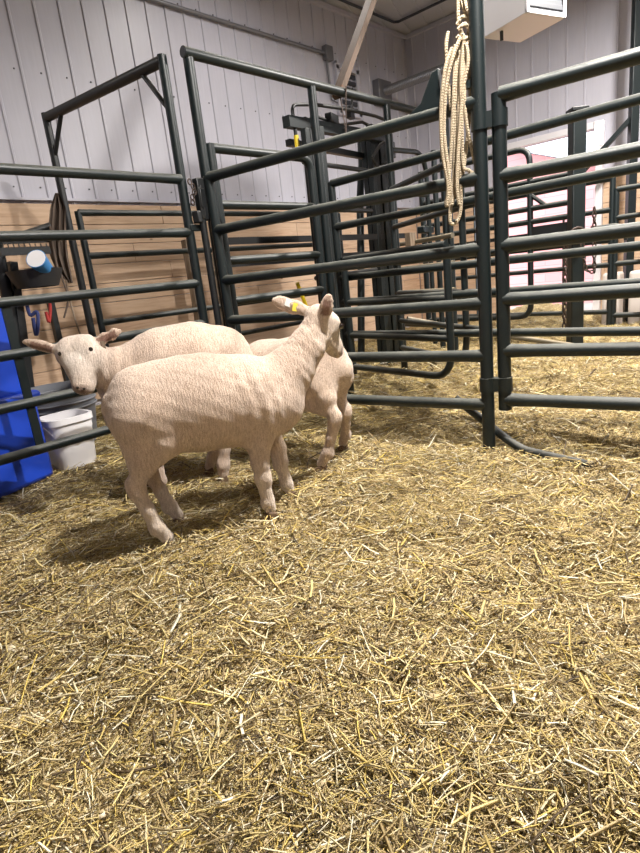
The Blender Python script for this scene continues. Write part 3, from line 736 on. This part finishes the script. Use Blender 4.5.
# ------------------------------------------------------------------ sheep
def sdf_mesh(prims, res, k0=.03, ripple=None):
    """prims: ('c', a, b, ra, rb, k) tapered capsule | ('e', centre, radii, R(3x3 cols=axes), k) ellipsoid"""
    lo = np.array([9.]*3); hi = -lo
    for p in prims:
        if p[0] == 'c': pts = [np.array(p[1])-p[3], np.array(p[1])+p[3], np.array(p[2])-p[4], np.array(p[2])+p[4]]
        else: pts = [np.array(p[1])-max(p[2]), np.array(p[1])+max(p[2])]
        for q in pts: lo = np.minimum(lo, q); hi = np.maximum(hi, q)
    lo -= .03; hi += .03
    n = np.ceil((hi-lo)/res).astype(int)+1
    ax = [lo[i]+res*np.arange(n[i]) for i in range(3)]
    D = np.full(n, .5, dtype=np.float32)
    for p in prims:
        k = p[-1]
        if p[0] == 'c': q = np.array([p[1], p[2]]); m = max(p[3], p[4])+.07; a, b = q.min(0)-m, q.max(0)+m
        else: m = max(p[2])+.07; a, b = np.array(p[1])-m, np.array(p[1])+m
        i0 = np.clip(((a-lo)/res).astype(int), 0, n-1); i1 = np.clip(((b-lo)/res).astype(int)+2, 1, n)
        X, Y, Z = np.meshgrid(ax[0][i0[0]:i1[0]], ax[1][i0[1]:i1[1]], ax[2][i0[2]:i1[2]], indexing='ij')
        if p[0] == 'c':
            A = np.array(p[1], float); B = np.array(p[2], float); v = B-A; L2 = max(v@v, 1e-9)
            t = np.clip(((X-A[0])*v[0]+(Y-A[1])*v[1]+(Z-A[2])*v[2])/L2, 0, 1)
            d = np.sqrt((X-A[0]-t*v[0])**2+(Y-A[1]-t*v[1])**2+(Z-A[2]-t*v[2])**2)-(p[3]+(p[4]-p[3])*t)
        else:
            c = np.array(p[1], float); r = np.array(p[2], float); Rm = np.array(p[3], float)
            dx = [(X-c[0])*Rm[i][0]+(Y-c[1])*Rm[i][1]+(Z-c[2])*Rm[i][2] for i in range(3)]
            k0_ = np.sqrt(sum((dx[i]/r[i])**2 for i in range(3))); k1_ = np.sqrt(sum((dx[i]/r[i]**2)**2 for i in range(3)))
            d = k0_*(k0_-1)/np.maximum(k1_, 1e-6)
        S = D[i0[0]:i1[0], i0[1]:i1[1], i0[2]:i1[2]]
        h = np.clip(.5+.5*(S-d)/k, 0, 1)
        D[i0[0]:i1[0], i0[1]:i1[1], i0[2]:i1[2]] = S*(1-h)+d*h-k*h*(1-h)
    if ripple is not None:
        X, Y, Z = np.meshgrid(*ax, indexing='ij'); D = D+ripple(X, Y, Z)
    # surface nets
    ins = D < 0
    cx = ins[:-1, :-1, :-1]; tot = np.zeros(cx.shape, int)
    for a in (0, 1):
        for b in (0, 1):
            for c in (0, 1): tot += ins[a:ins.shape[0]-1+a, b:ins.shape[1]-1+b, c:ins.shape[2]-1+c]
    act = (tot > 0) & (tot < 8); idx = np.full(act.shape, -1, int); ci = np.argwhere(act); idx[act] = np.arange(len(ci))
    acc = np.zeros((len(ci), 3)); cnt = np.zeros(len(ci))
    for axis in range(3):
        o = [0, 1, 2]; o.remove(axis)
        for a in (0, 1):
            for b in (0, 1):
                s = ci.copy(); s[:, o[0]] += a; s[:, o[1]] += b; e = s.copy(); e[:, axis] += 1
                d0 = D[s[:, 0], s[:, 1], s[:, 2]]; d1 = D[e[:, 0], e[:, 1], e[:, 2]]; m = (d0 < 0) != (d1 < 0)
                t = np.where(m, d0/(d0-d1+1e-12), 0); pt = s.astype(float); pt[:, axis] += t
                acc[m] += pt[m]; cnt[m] += 1
    V = acc/np.maximum(cnt, 1)[:, None]*res+lo
    F = []
    for axis in range(3):
        o = [0, 1, 2]; o.remove(axis)
        sl0 = [slice(None)]*3; sl1 = [slice(None)]*3; sl0[axis] = slice(0, -1); sl1[axis] = slice(1, None)
        ch = ins[tuple(sl0)] != ins[tuple(sl1)]; e = np.argwhere(ch)
        ok = (e[:, o[0]] > 0) & (e[:, o[1]] > 0) & (e[:, o[0]] < D.shape[o[0]]-1) & (e[:, o[1]] < D.shape[o[1]]-1); e = e[ok]
        q = []
        for a, b in ((1, 1), (0, 1), (0, 0), (1, 0)):
            c = e.copy(); c[:, o[0]] -= a; c[:, o[1]] -= b; q.append(idx[c[:, 0], c[:, 1], c[:, 2]])
        q = np.stack(q, -1); fl = ins[tuple(e.T)]
        if axis == 1: fl = ~fl
        q[~fl] = q[~fl][:, ::-1]; F.append(q)
    return V, np.concatenate(F)

def rotz(a): return np.array([[math.cos(a), -math.sin(a)], [math.sin(a), math.cos(a)]])
class Sheep:
    def __init__(s, o, ang, label):
        s.o = np.array([o[0], o[1], 0.]); s.a = ang
        s.u = np.array([math.cos(ang), math.sin(ang), 0]); s.w = np.array([-math.sin(ang), math.cos(ang), 0])
        s.root = empty('sheep', (o[0], o[1], 0), label, 'sheep'); s.pr = []; s.paint = []
    def px(s, x, y, lat):
        d = ROT@_cv(x, y); t = ((s.o+s.w*lat-ORI)@s.w)/(d@s.w); p = ORI+d*t-s.o
        return (float(p@s.u), lat, float(p[2]))
    def gr(s, x, y, z=0.0):
        d = ROT@_cv(x, y); p = ORI+d*((z-CAMH)/d[2])-s.o; return (float(p@s.u), float(p@s.w))
    def c(s, a, b, ra, rb, k=.03): s.pr.append(('c', a, b, ra, rb, k))
    def chain(s, pts, k=.02):
        for (a, ra), (b, rb) in zip(pts[:-1], pts[1:]): s.c(a, b, ra, rb, k)
    def ear(s, base, tip, w, nrm, th=.009, cup=True):
        b = np.array(base, float); t = np.array(tip, float); L = np.linalg.norm(t-b); x = (t-b)/L
        n = np.array(nrm, float); n = n-n@x*x; n /= np.linalg.norm(n); y = np.cross(n, x)
        s.pr.append(('e', tuple(b*.45+t*.55), (L*.52, w, th), [x, y, n], .010))
        s.c(tuple(b-x*.02), tuple(b+x*L*.35), .019, .014, .015); s.c(tuple(b+x*L*.55), tuple(t), w*.5, .005, .014)
        s.ears = getattr(s, 'ears', []); s.ears.append((b, t, n, w))
    def world(s, p): return Vector(tuple(s.o+s.u*p[0]+s.w*p[1]+np.array([0, 0, p[2]])))
    def finish(s, res=.0065, col=(219, 197, 179), ripple=None, face=None):
        V, F = sdf_mesh(s.pr, res, ripple=ripple)
        # light smoothing
        for _ in range(2):
            acc = np.zeros_like(V); cnt = np.zeros(len(V))
            for i in range(4):
                j = (i+1) % 4
                np.add.at(acc, F[:, i], V[F[:, j]]); np.add.at(cnt, F[:, i], 1); np.add.at(acc, F[:, j], V[F[:, i]]); np.add.at(cnt, F[:, j], 1)
            V = V*.5+acc/cnt[:, None]*.5
        colr = np.tile(np.array(srgb(*col)), (len(V), 1))
        for (p, r, cc, f) in s.paint:
            d = np.linalg.norm(V-np.array(p), axis=1); wgt = np.clip(1-(d/r), 0, 1)**.7*f; colr = colr*(1-wgt[:, None])+np.array(srgb(*cc))*wgt[:, None]
        for (b, t, n, w) in getattr(s, 'ears', []):    # pink inside of the ears
            q = V-b; x = (t-b); L = np.linalg.norm(x); x = x/L; sx_ = q@x; sn = q@n
            lat = np.linalg.norm(q-np.outer(sx_, x)-np.outer(sn, n), axis=1)
            m = (sx_ > L*.25) & (sx_ < L*.86) & (sn > .003) & (sn < .02) & (lat < w*.55)
            colr[m] = np.array(srgb(150, 118, 104))
        me = bpy.data.meshes.new('body'); np_mesh(me, V, F); me.polygons.foreach_set('use_smooth', [True]*len(F)); me.materials.append(FLEECE)
        at = me.attributes.new('Col', 'FLOAT_COLOR', 'POINT'); at.data.foreach_set('color', colr.astype(np.float32).ravel())
        o = bpy.data.objects.new('body', me); C.objects.link(o); o.parent = s.root; o.rotation_euler = (0, 0, s.a); s.body = o
    def part(s, mb, name, m, label=None):
        mb.v = [tuple(s.world(v)) for v in mb.v]; o = mb.build(name, m, s.root)
        if label: o['label'] = label
        return o
    def ball(s, c, r, name, m, sc=(1, 1, 1)):
        mb = MB(); vs = []; fs = []; n = 16; h = 10
        for i in range(h+1):
            th = PI*i/h
            for k in range(n): vs.append((c[0]+r*sc[0]*math.sin(th)*math.cos(2*PI*k/n), c[1]+r*sc[1]*math.sin(th)*math.sin(2*PI*k/n), c[2]+r*sc[2]*math.cos(th)))
        for i in range(h):
            for k in range(n): fs.append((i*n+k, i*n+(k+1) % n, (i+1)*n+(k+1) % n, (i+1)*n+k))
        mb.add(vs, fs); return s.part(mb, name, m)
    def hoof(s, p, fwd=(1, 0)):
        f = Vector((fwd[0], fwd[1], 0)).normalized(); l = Vector((-f.y, f.x, 0))
        mb = MB()
        for sd in (-1, 1):
            pts = []
            for (a, z, wv) in ((-.022, .0, .015), (.032, .0, .013), (.022, .022, .011), (-.016, .036, .012)):
                pts.append((a, z, wv))
            c0 = Vector(p)+l*(sd*.0155)
            vs = []
            for sg in (-1, 1):
                for (a, z, wv) in pts: vs.append(c0+f*a+l*(sg*wv)+Vector((0, 0, z)))
            mb.add(vs, [(0, 1, 2, 3), (7, 6, 5, 4), (0, 4, 5, 1), (1, 5, 6, 2), (2, 6, 7, 3), (3, 7, 4, 0)])
        mb.v = [tuple(s.world(v)) for v in mb.v]; mb.build('hoof', HOOFM, s.root, bevel=.004)

# --- sheep A: nearest, side on, looking away to the right
A = Sheep((1.047, 1.94), math.radians(-24.6), 'nearest shorn sheep, standing side-on with its head turned away to the right')
A.c((.02, 0, .545), (.10, 0, .530), .158, .176, .05); A.c((.10, 0, .530), (.22, 0, .520), .176, .186, .05)
A.c((.22, 0, .520), (.38, 0, .497), .186, .180, .05); A.c((.38, 0, .50), (.50, 0, .470), .176, .145, .05)
A.c((-.03, 0, .60), (-.085, 0, .555), .088, .062, .05)
A.c((.48, 0, .52), (.60, .0, .585), .13, .098, .045); A.c((.60, 0, .585), (.690, .0, .675), .096, .076, .04); A.c((.690, 0, .675), (.755, .0, .775), .074, .052, .03)
hd = A.px
# head: poll, cranium, face, muzzle, jaw
A.c((.762, .0, .790), (.800, .02, .752), .056, .056, .025); A.c((.800, .02, .750), (.842, .055, .655), .052, .033, .022); A.c((.842, .055, .655), (.856, .062, .625), .033, .029, .018)
A.c((.765, .0, .715), (.825, .04, .635), .046, .026, .022)
A.c((.825, -.002, .768), (.840, .020, .745), .022, .018, .02)
A.ear((.742, .040, .812), A.px(274, 300, .10), .033, (.3, .9, -.1), th=.011)
A.ear(A.px(323, 321, -.05), A.px(329, 296, -.085), .031, (-.35, -.9, .1), th=.011)
# tail stub
A.c((-.12, 0, .58), (-.128, 0, .50), .026, .020, .03)
def hindleg(S, l, hip, stifle, hock, fet, foot, k=.03, f=1.0):
    L = lambda q: q[2] if len(q) > 2 else l
    S.chain([((hip[0], l*.8, hip[1]), .115*f), ((stifle[0], L(stifle), stifle[1]), .074*f)], .05)
    S.chain([((hip[0]-.035, l*.8, hip[1]-.02), .095*f), ((hock[0]+.035, L(hock), hock[1]+.10), .052*f)], .04)
    S.chain([((stifle[0], L(stifle), stifle[1]), .064*f), ((hock[0]+.015, L(hock), hock[1]+.03), .036*f)], .03)
    S.c((hock[0]-.012, L(hock), hock[1]+.012), (hock[0]+.004, L(hock), hock[1]-.02), .027*f, .030*f, .02)
    a = (hock[0], L(hock), hock[1]-.01); b = (fet[0], L(fet), fet[1]); mid = tuple((np.array(a)*.45+np.array(b)*.55))
    S.chain([(a, .035*f), (mid, .0255*f), (b, .029*f), ((foot[0], L(foot), foot[1]+.035), .026*f)], .018)
    S.c((fet[0]-.018, L(fet), fet[1]-.006), (fet[0]-.02, L(fet), fet[1]-.02), .014, .010, .012)
def foreleg(S, l, sh, elb, knee, fet, foot, f=1.0):
    S.chain([((sh[0], l*.75, sh[1]), .105*f), ((elb[0], l, elb[1]), .060*f)], .045)
    a = (knee[0], l, knee[1]-.02); b = (fet[0], l, fet[1]); mid = tuple((np.array(a)*.45+np.array(b)*.55))
    S.chain([((elb[0], l, elb[1]), .060*f), ((knee[0]-.004, l, knee[1]+.06), .036*f), ((knee[0], l, knee[1]), .0335*f), (a, .030*f), (mid, .0235*f), (b, .0265*f), ((foot[0], l, foot[1]+.035), .025*f)], .018)
    S.c((fet[0]-.018, l, fet[1]-.006), (fet[0]-.02, l, fet[1]-.02), .013, .010, .012)
hindleg(A, -.10, (-.01, .52), (.025, .425), (-.098, .268), (-.050, .085), (-.022, 0))
hindleg(A, .105, (.0, .52), (.06, .425), (-.03, .262), (.025, .085), (.05, 0))
foreleg(A, -.085, (.42, .46), (.405, .36), (.400, .18), (.405, .07), (.412, 0))
foreleg(A, .075, (.44, .46), (.485, .345), (.530, .18), (.545, .07), (.555, 0))
A.paint += [((.872, .04, .618), .040, (110, 76, 66), 1.0), ((.83, .01, .612), .022, (120, 90, 78), .8), ((-.03, -.1, .05), .22, (236, 222, 206), .9), ((.41, -.08, .05), .22, (234, 220, 204), .8), ((.55, .07, .05), .2, (234, 220, 204), .8), ((.04, .1, .05), .2, (230, 216, 200), .8), ((.80, .03, .72), .15, (236, 222, 206), .9)]
def ripA(X, Y, Z):
    m = np.exp(-((X-.44)/.12)**2)*np.clip((Z-.36)/.08, 0, 1)*np.clip((.72-Z)/.06, 0, 1)
    f = .0036*np.sin(X*118+np.sin(Z*11)*2.2+np.sin(X*23))*m*(.6+.4*np.sin(Z*13+X*19))
    m2 = np.exp(-((X-.66)/.07)**2)*np.clip((Z-.5)/.05, 0, 1); f += .0016*np.sin((X*.7+Z*.7)*170+np.sin(Y*60)*1.5)*m2
    f += .0016*np.sin(X*61+Z*37)*np.sin(Y*53+Z*71)
    return f
A.finish(ripple=ripA)
A.ball((.850, -.017, .742), .0135, 'eye', EYEM)
A.ball((.80, .078, .745), .012, 'eye', EYEM)
for p in ((-.022, -.10), (.05, .105), (.412, -.085), (.555, .075)): A.hoof((p[0], p[1], -.004))
e0 = Vector((.742, .040, .822)); e1 = Vector(A.px(275, 301, .10)); em = e0.lerp(e1, .62)
A.part(MB().box(em+Vector((0, -.016, .004)), (.040, .004, .030), M=Matrix.Rotation(.5, 3, 'Y')), 'ear_tag', TAGW, 'white ear tag')
A.part(MB().box(e0.lerp(e1, .48)+Vector((0, -.017, -.006)), (.022, .004, .034), M=Matrix.Rotation(.3, 3, 'Y')), 'ear_tag', TAGY, 'yellow ear tag')

# --- sheep B: behind, heading left, face turned to the camera
B = Sheep((1.595, 2.345), math.atan2(.3, -.5), 'sheep at left looking at the camera, its body behind the nearest sheep')
B.c((-.10, 0, .61), (.02, 0, .615), .165, .185, .05); B.c((.02, 0, .615), (.16, 0, .610), .185, .187, .05); B.c((.16, 0, .60), (.30, 0, .575), .185, .165, .05); B.c((.30, 0, .575), (.36, .0, .54), .15, .13, .05)
B.c((-.15, 0, .65), (-.20, 0, .58), .09, .07, .05)
hp_ = B.px(74, 350, .10); mz = B.px(81, 383, .17); tp = B.px(76, 343, .09)
nk = B.px(112, 370, .05)
B.c((.36, .0, .60), nk, .125, .090, .05); B.c(nk, B.px(92, 358, .07), .088, .068, .04)
B.c(B.px(71, 351, .06), B.px(84, 348, .06), .066, .066, .025)
B.c(B.px(66, 357, .09), B.px(78, 376, .145), .038, .030, .03); B.c(B.px(87, 354, .09), B.px(84, 376, .145), .044, .032, .03)
B.c(B.px(78, 366, .12), B.px(83, 385, .165), .052, .040, .025); B.c(B.px(80, 386, .17), B.px(84, 387, .17), .034, .034, .02)
B.c(B.px(90, 366, .06), B.px(88, 388, .13), .052, .030, .02)
cz = np.array([0., 1, .1])
B.ear(B.px(62, 351, .06), B.px(25, 342, .07), .029, (.3, 1, -.25)); B.ear(B.px(90, 345, .05), B.px(120, 331, .06), .029, (.2, 1, -.2))
bf = B.gr(224, 480); hindleg(B, bf[1], (-.05, .52), (.0, .42), (bf[0]-.05, .27), (bf[0]-.01, .085), (bf[0], -.0), f=1.1); hindleg(B, -.085, (-.06, .52), (0, .42), (-.05, .27), (.0, .085), (.03, 0))
foreleg(B, .08, (.27, .50), (.27, .36), (.28, .19), (.285, .07), (.29, 0)); foreleg(B, -.08, (.27, .50), (.29, .36), (.33, .19), (.335, .07), (.34, 0))
B.paint += [(B.px(78, 360, .13), .16, (232, 222, 212), 1.0), (B.px(82, 391, .20), .034, (112, 84, 76), 1.0), (B.px(76, 388, .19), .022, (130, 98, 88), .8)]
def ripB(X, Y, Z): return .0030*np.sin(X*120+Z*14)*np.exp(-((X-.40)/.10)**2)+.0016*np.sin(X*61+Z*37)*np.sin(Y*53+Z*71)
B.finish(ripple=ripB, res=.0065)
for (x, y) in ((90.5, 349.5), (60.5, 354)): B.ball(B.px(x, y, .128 if x > 80 else .118), .0115, 'eye', EYEM)
for p in (bf, (.03, -.085), (.29, .08), (.34, -.08)): B.hoof((p[0], p[1], -.004))
tg = Vector(B.px(103, 345, .085)); B.part(MB().box(tg, (.02, .004, .035)), 'ear_tag', OLDWOOD, 'dark ear tag')
for k, (x, y) in enumerate(((77.5, 388), (84, 389))): B.ball(B.px(x, y, .208), .006, 'nostril', EYEM)

# --- sheep C: right rear, rump toward the camera
Cc = Sheep((2.04, 1.95), math.radians(98), 'sheep at the rear right, rump toward the camera, half hidden by the nearest')
Cc.c((-.0, 0, .495), (.12, 0, .49), .152, .168, .05); Cc.c((.12, 0, .49), (.34, 0, .49), .172, .168, .05); Cc.c((.34, 0, .49), (.46, 0, .46), .15, .12, .05)
Cc.c((-.07, 0, .55), (-.12, 0, .50), .10, .08, .05)
Cc.c((.45, .0, .46), (.62, -.02, .40), .11, .075, .05); Cc.c((.62, -.02, .40), (.68, -.03, .35), .065, .055, .03); Cc.c((.68, -.03, .35), (.78, -.04, .24), .05, .032, .03)
Cc.ear((.66, .03, .40), (.65, .14, .37), .028, (-.3, .2, 1)); Cc.ear((.66, -.08, .40), (.65, -.19, .37), .028, (-.3, -.2, 1))
cf = Cc.gr(322, 470); cg_ = Cc.gr(343, 449)
ck = Cc.px(340, 418, .115); ck2 = Cc.px(350, 411, -.09)
hindleg(Cc, .10, (-.02, .45), (.04, .38, .115), (ck[0]+.03, ck[2], .115), (cf[0]*.65+ck[0]*.35, .10, cf[1]*.7+.035), (cf[0], 0, cf[1]), f=.98)
hindleg(Cc, -.09, (-.02, .45), (.03, .37), (ck2[0]+.03, ck2[2], -.09), (cg_[0]*.65+ck2[0]*.35, .10, cg_[1]*.7-.027), (cg_[0], 0, cg_[1]), f=.95)
foreleg(Cc, .08, (.40, .42), (.40, .31), (.41, .17), (.41, .07), (.41, 0), f=.95); foreleg(Cc, -.08, (.40, .42), (.41, .31), (.44, .17), (.44, .07), (.45, 0), f=.95)
Cc.c((-.13, 0, .52), (-.14, 0, .45), .024, .018, .03)
Cc.finish(ripple=lambda X, Y, Z: .0016*np.sin(X*61+Z*37)*np.sin(Y*53+Z*71), res=.0075, col=(220, 199, 181))
for p in (cf, cg_, (.41, .08), (.45, -.08)): Cc.hoof((p[0], p[1], -.004))
for l in (.035, -.085): Cc.ball((.70, l, .37), .012, 'eye', EYEM)

# ------------------------------------------------------------------ straw and shavings (uncountable)
def scatter(N, seed, rpow=.7, r0=.30, r1=8.0, az0=-32, az1=112):
    g = np.random.RandomState(seed)
    u = g.rand(N); r = (r0**rpow+u*(r1**rpow-r0**rpow))**(1/rpow); th = np.radians(az0+(az1-az0)*g.rand(N))
    x = r*np.cos(th); y = r*np.sin(th); m = (x < XE-.1) & (y < YW-.1) & ~((x > 7.6) & (y > 1.8) & (y < 2.2)); return x[m], y[m], r[m], g
PAL = np.array([srgb(206, 186, 128), srgb(192, 168, 104), srgb(218, 204, 164), srgb(172, 150, 104), srgb(140, 122, 86), srgb(92, 78, 58), srgb(230, 222, 196), srgb(204, 178, 96)])
def straws(N, seed, segs, lm, ls, lmin, lmax, wmin, wmax, probs, hmax, tl, rpow=.7, r1=8.0):
    x, y, r, g = scatter(N, seed, rpow=rpow, r1=r1); n = len(x)
    L = np.clip(g.lognormal(lm, ls, n), lmin, lmax)*np.clip(.9+.12*(r-1), .8, 1.5); W = g.uniform(wmin, wmax, n)*np.clip(.85+.25*r, 1, 2.0)
    ang = vnoise(x*3+40, y*3+11)*PI*2.4+g.normal(0, 1.2, n); tilt = np.clip(g.normal(0, tl, n), -.7, .7)
    bend = g.normal(0, .035, n)*L
    z = ground(x, y)+.002+g.rand(n)**1.6*hmax+np.abs(np.sin(tilt))*L*.38
    d = np.stack([np.cos(ang)*np.cos(tilt), np.sin(ang)*np.cos(tilt), np.sin(tilt)], -1); s = np.stack([-np.sin(ang), np.cos(ang), 0*ang], -1); up = np.cross(d, s)
    c = np.stack([x, y, z], -1); nv = 3*(segs+1)
    roll = g.rand(n)*2*PI; V = np.zeros((n, nv, 3))
    for i in range(segs+1):
        t = i/segs-.5
        p = c+d*(L*t)[:, None]+s*(bend*(1-4*t*t))[:, None]
        for k in range(3):
            a = roll+k*2*PI/3
            V[:, i*3+k] = p+(s*np.cos(a)[:, None]*1.3+up*np.sin(a)[:, None]*.65)*W[:, None]
    q = []
    for i in range(segs):
        for k in range(3): q.append([i*3+k, i*3+(k+1) % 3, (i+1)*3+(k+1) % 3, (i+1)*3+k])
    F = (np.array(q)[None]+(np.arange(n)*nv)[:, None, None]).reshape(-1, 4)
    col = PAL[g.choice(len(PAL), n, p=probs)]*g.uniform(.78, 1.12, (n, 1)); col[:, 3] = 1
    return V.reshape(-1, 3), F, np.repeat(col, nv, 0)
def joined(*parts):
    Vs, Fs, Cs, k = [], [], [], 0
    for V, F, c in parts: Vs.append(V); Fs.append(F+k); Cs.append(c); k += len(V)
    return np.concatenate(Vs), np.concatenate(Fs), np.concatenate(Cs)
def stuff(name, V, F, col, m, label, cat):
    me = bpy.data.meshes.new(name); np_mesh(me, V, F); me.materials.append(m)
    at = me.attributes.new('Col', 'FLOAT_COLOR', 'POINT'); at.data.foreach_set('color', col.astype(np.float32).ravel())
    o = bpy.data.objects.new(name, me); C.objects.link(o); tag(o, label, cat, kind='stuff'); return o
V, F, col = joined(
    straws(300000, 11, 1, -3.85, .5, .007, .06, .0005, .0012, [.19, .19, .11, .19, .15, .12, .03, .02], .022, .22),
    straws(56000, 12, 2, -2.95, .45, .03, .20, .0008, .0019, [.20, .17, .14, .15, .12, .07, .07, .08], .030, .17),
    straws(4500, 13, 2, -2.45, .35, .06, .24, .0018, .0032, [.30, .18, .18, .14, .06, .04, .06, .04], .034, .12, rpow=1.0, r1=6))
stuff('straw_bedding', V, F, col, STRAWM, 'loose golden straw bedding strewn over the whole pen floor', 'straw')
def chips(N, seed):
    x, y, r, g = scatter(N, seed, r0=.35, r1=6.0)
    keep = g.rand(len(x)) < np.clip(.18+1.3*np.exp(-((x-.75)**2+(y-1.6)**2)/.55)+.35*(r > 2.2), 0, 1)
    x, y, r = x[keep], y[keep], r[keep]; n = len(x)
    a = g.rand(n)*2*PI; s = g.uniform(.002, .0065, n)*np.clip(.8+.25*r, 1, 2); s[g.rand(n) < .008] *= 2.2
    nrm = np.stack([g.normal(0, .3, n), g.normal(0, .3, n), np.ones(n)], -1); nrm /= np.linalg.norm(nrm, axis=1)[:, None]
    d = np.stack([np.cos(a), np.sin(a), 0*a], -1); d -= (d*nrm).sum(1)[:, None]*nrm; e = np.cross(nrm, d)
    c = np.stack([x, y, ground(x, y)+.006+g.rand(n)*.018], -1); V = np.zeros((n, 8, 3)); asp = g.uniform(.25, .8, n)
    for j, hz in enumerate((-.0005, .0005)):
        for k, (p, q) in enumerate(((-1, -1), (1, -.7), (.8, 1), (-.9, .8))):
            V[:, j*4+k] = c+d*(p*s)[:, None]+e*(q*s*asp)[:, None]+nrm*(hz+(.25*s*(p*p-.5)))[:, None]
    f = np.array([[0, 3, 2, 1], [4, 5, 6, 7], [0, 1, 5, 4], [1, 2, 6, 5], [2, 3, 7, 6], [3, 0, 4, 7]])
    F = (f[None]+(np.arange(n)*8)[:, None, None]).reshape(-1, 4)
    pal = np.array([srgb(202, 184, 146), srgb(188, 168, 128), srgb(166, 146, 108), srgb(216, 202, 172)]); col = pal[g.choice(4, n)]*g.uniform(.8, 1.08, (n, 1)); col[:, 3] = 1
    return V.reshape(-1, 3), F, np.repeat(col, 8, 0)
V, F, col = chips(120000, 5)
stuff('wood_shavings', V, F, col, CHIPM, 'pale wood shaving chips mixed through the straw', 'shavings')

# ------------------------------------------------------------------ light
def area(name, loc, size, power, col=(1, 1, 1), rot=(0, 0, 0), shape='DISK'):
    l = bpy.data.lights.new(name, 'AREA'); l.shape = shape; l.size = size; l.energy = power; l.color = col
    o = bpy.data.objects.new(name, l); C.objects.link(o); o.location = loc; o.rotation_euler = rot; return o
WARM = (1, .955, .90)
area('key_and_fill_lamp', (2.05, .62, 3.35), .12, 275, WARM)
area('key_and_fill_lamp', (-1.0, -2.6, 3.9), .5, 70, WARM)  # unseen fill lamp, added to lift the near side of the room
area('key_and_fill_lamp', (5.6, .9, 3.9), .3, 470, WARM)
area('key_and_fill_lamp', (4.4, 3.9, 4.2), .4, 40, WARM)  # added fill lamp above the alley, kept out of view
area('key_and_fill_lamp', (.5, 4.6, 3.3), .4, 14, WARM)  # weak unseen fill, added near the left wall
sun = bpy.data.lights.new('sun', 'SUN'); sun.energy = 3.2; sun.angle = .01; so = bpy.data.objects.new('sun', sun); C.objects.link(so)
so.rotation_euler = (0, math.radians(-32), math.radians(10))
wd_ = bpy.data.worlds.new('world'); bpy.context.scene.world = wd_; wd_.use_nodes = True
bg = wd_.node_tree.nodes['Background']; bg.inputs[0].default_value = (.80, .88, 1, 1); bg.inputs[1].default_value = 5.0
vs_ = bpy.context.scene.view_settings; vs_.view_transform = 'Standard'; vs_.look = 'None'; vs_.exposure = 0.0; vs_.gamma = 1; vs_.use_curve_mapping = False
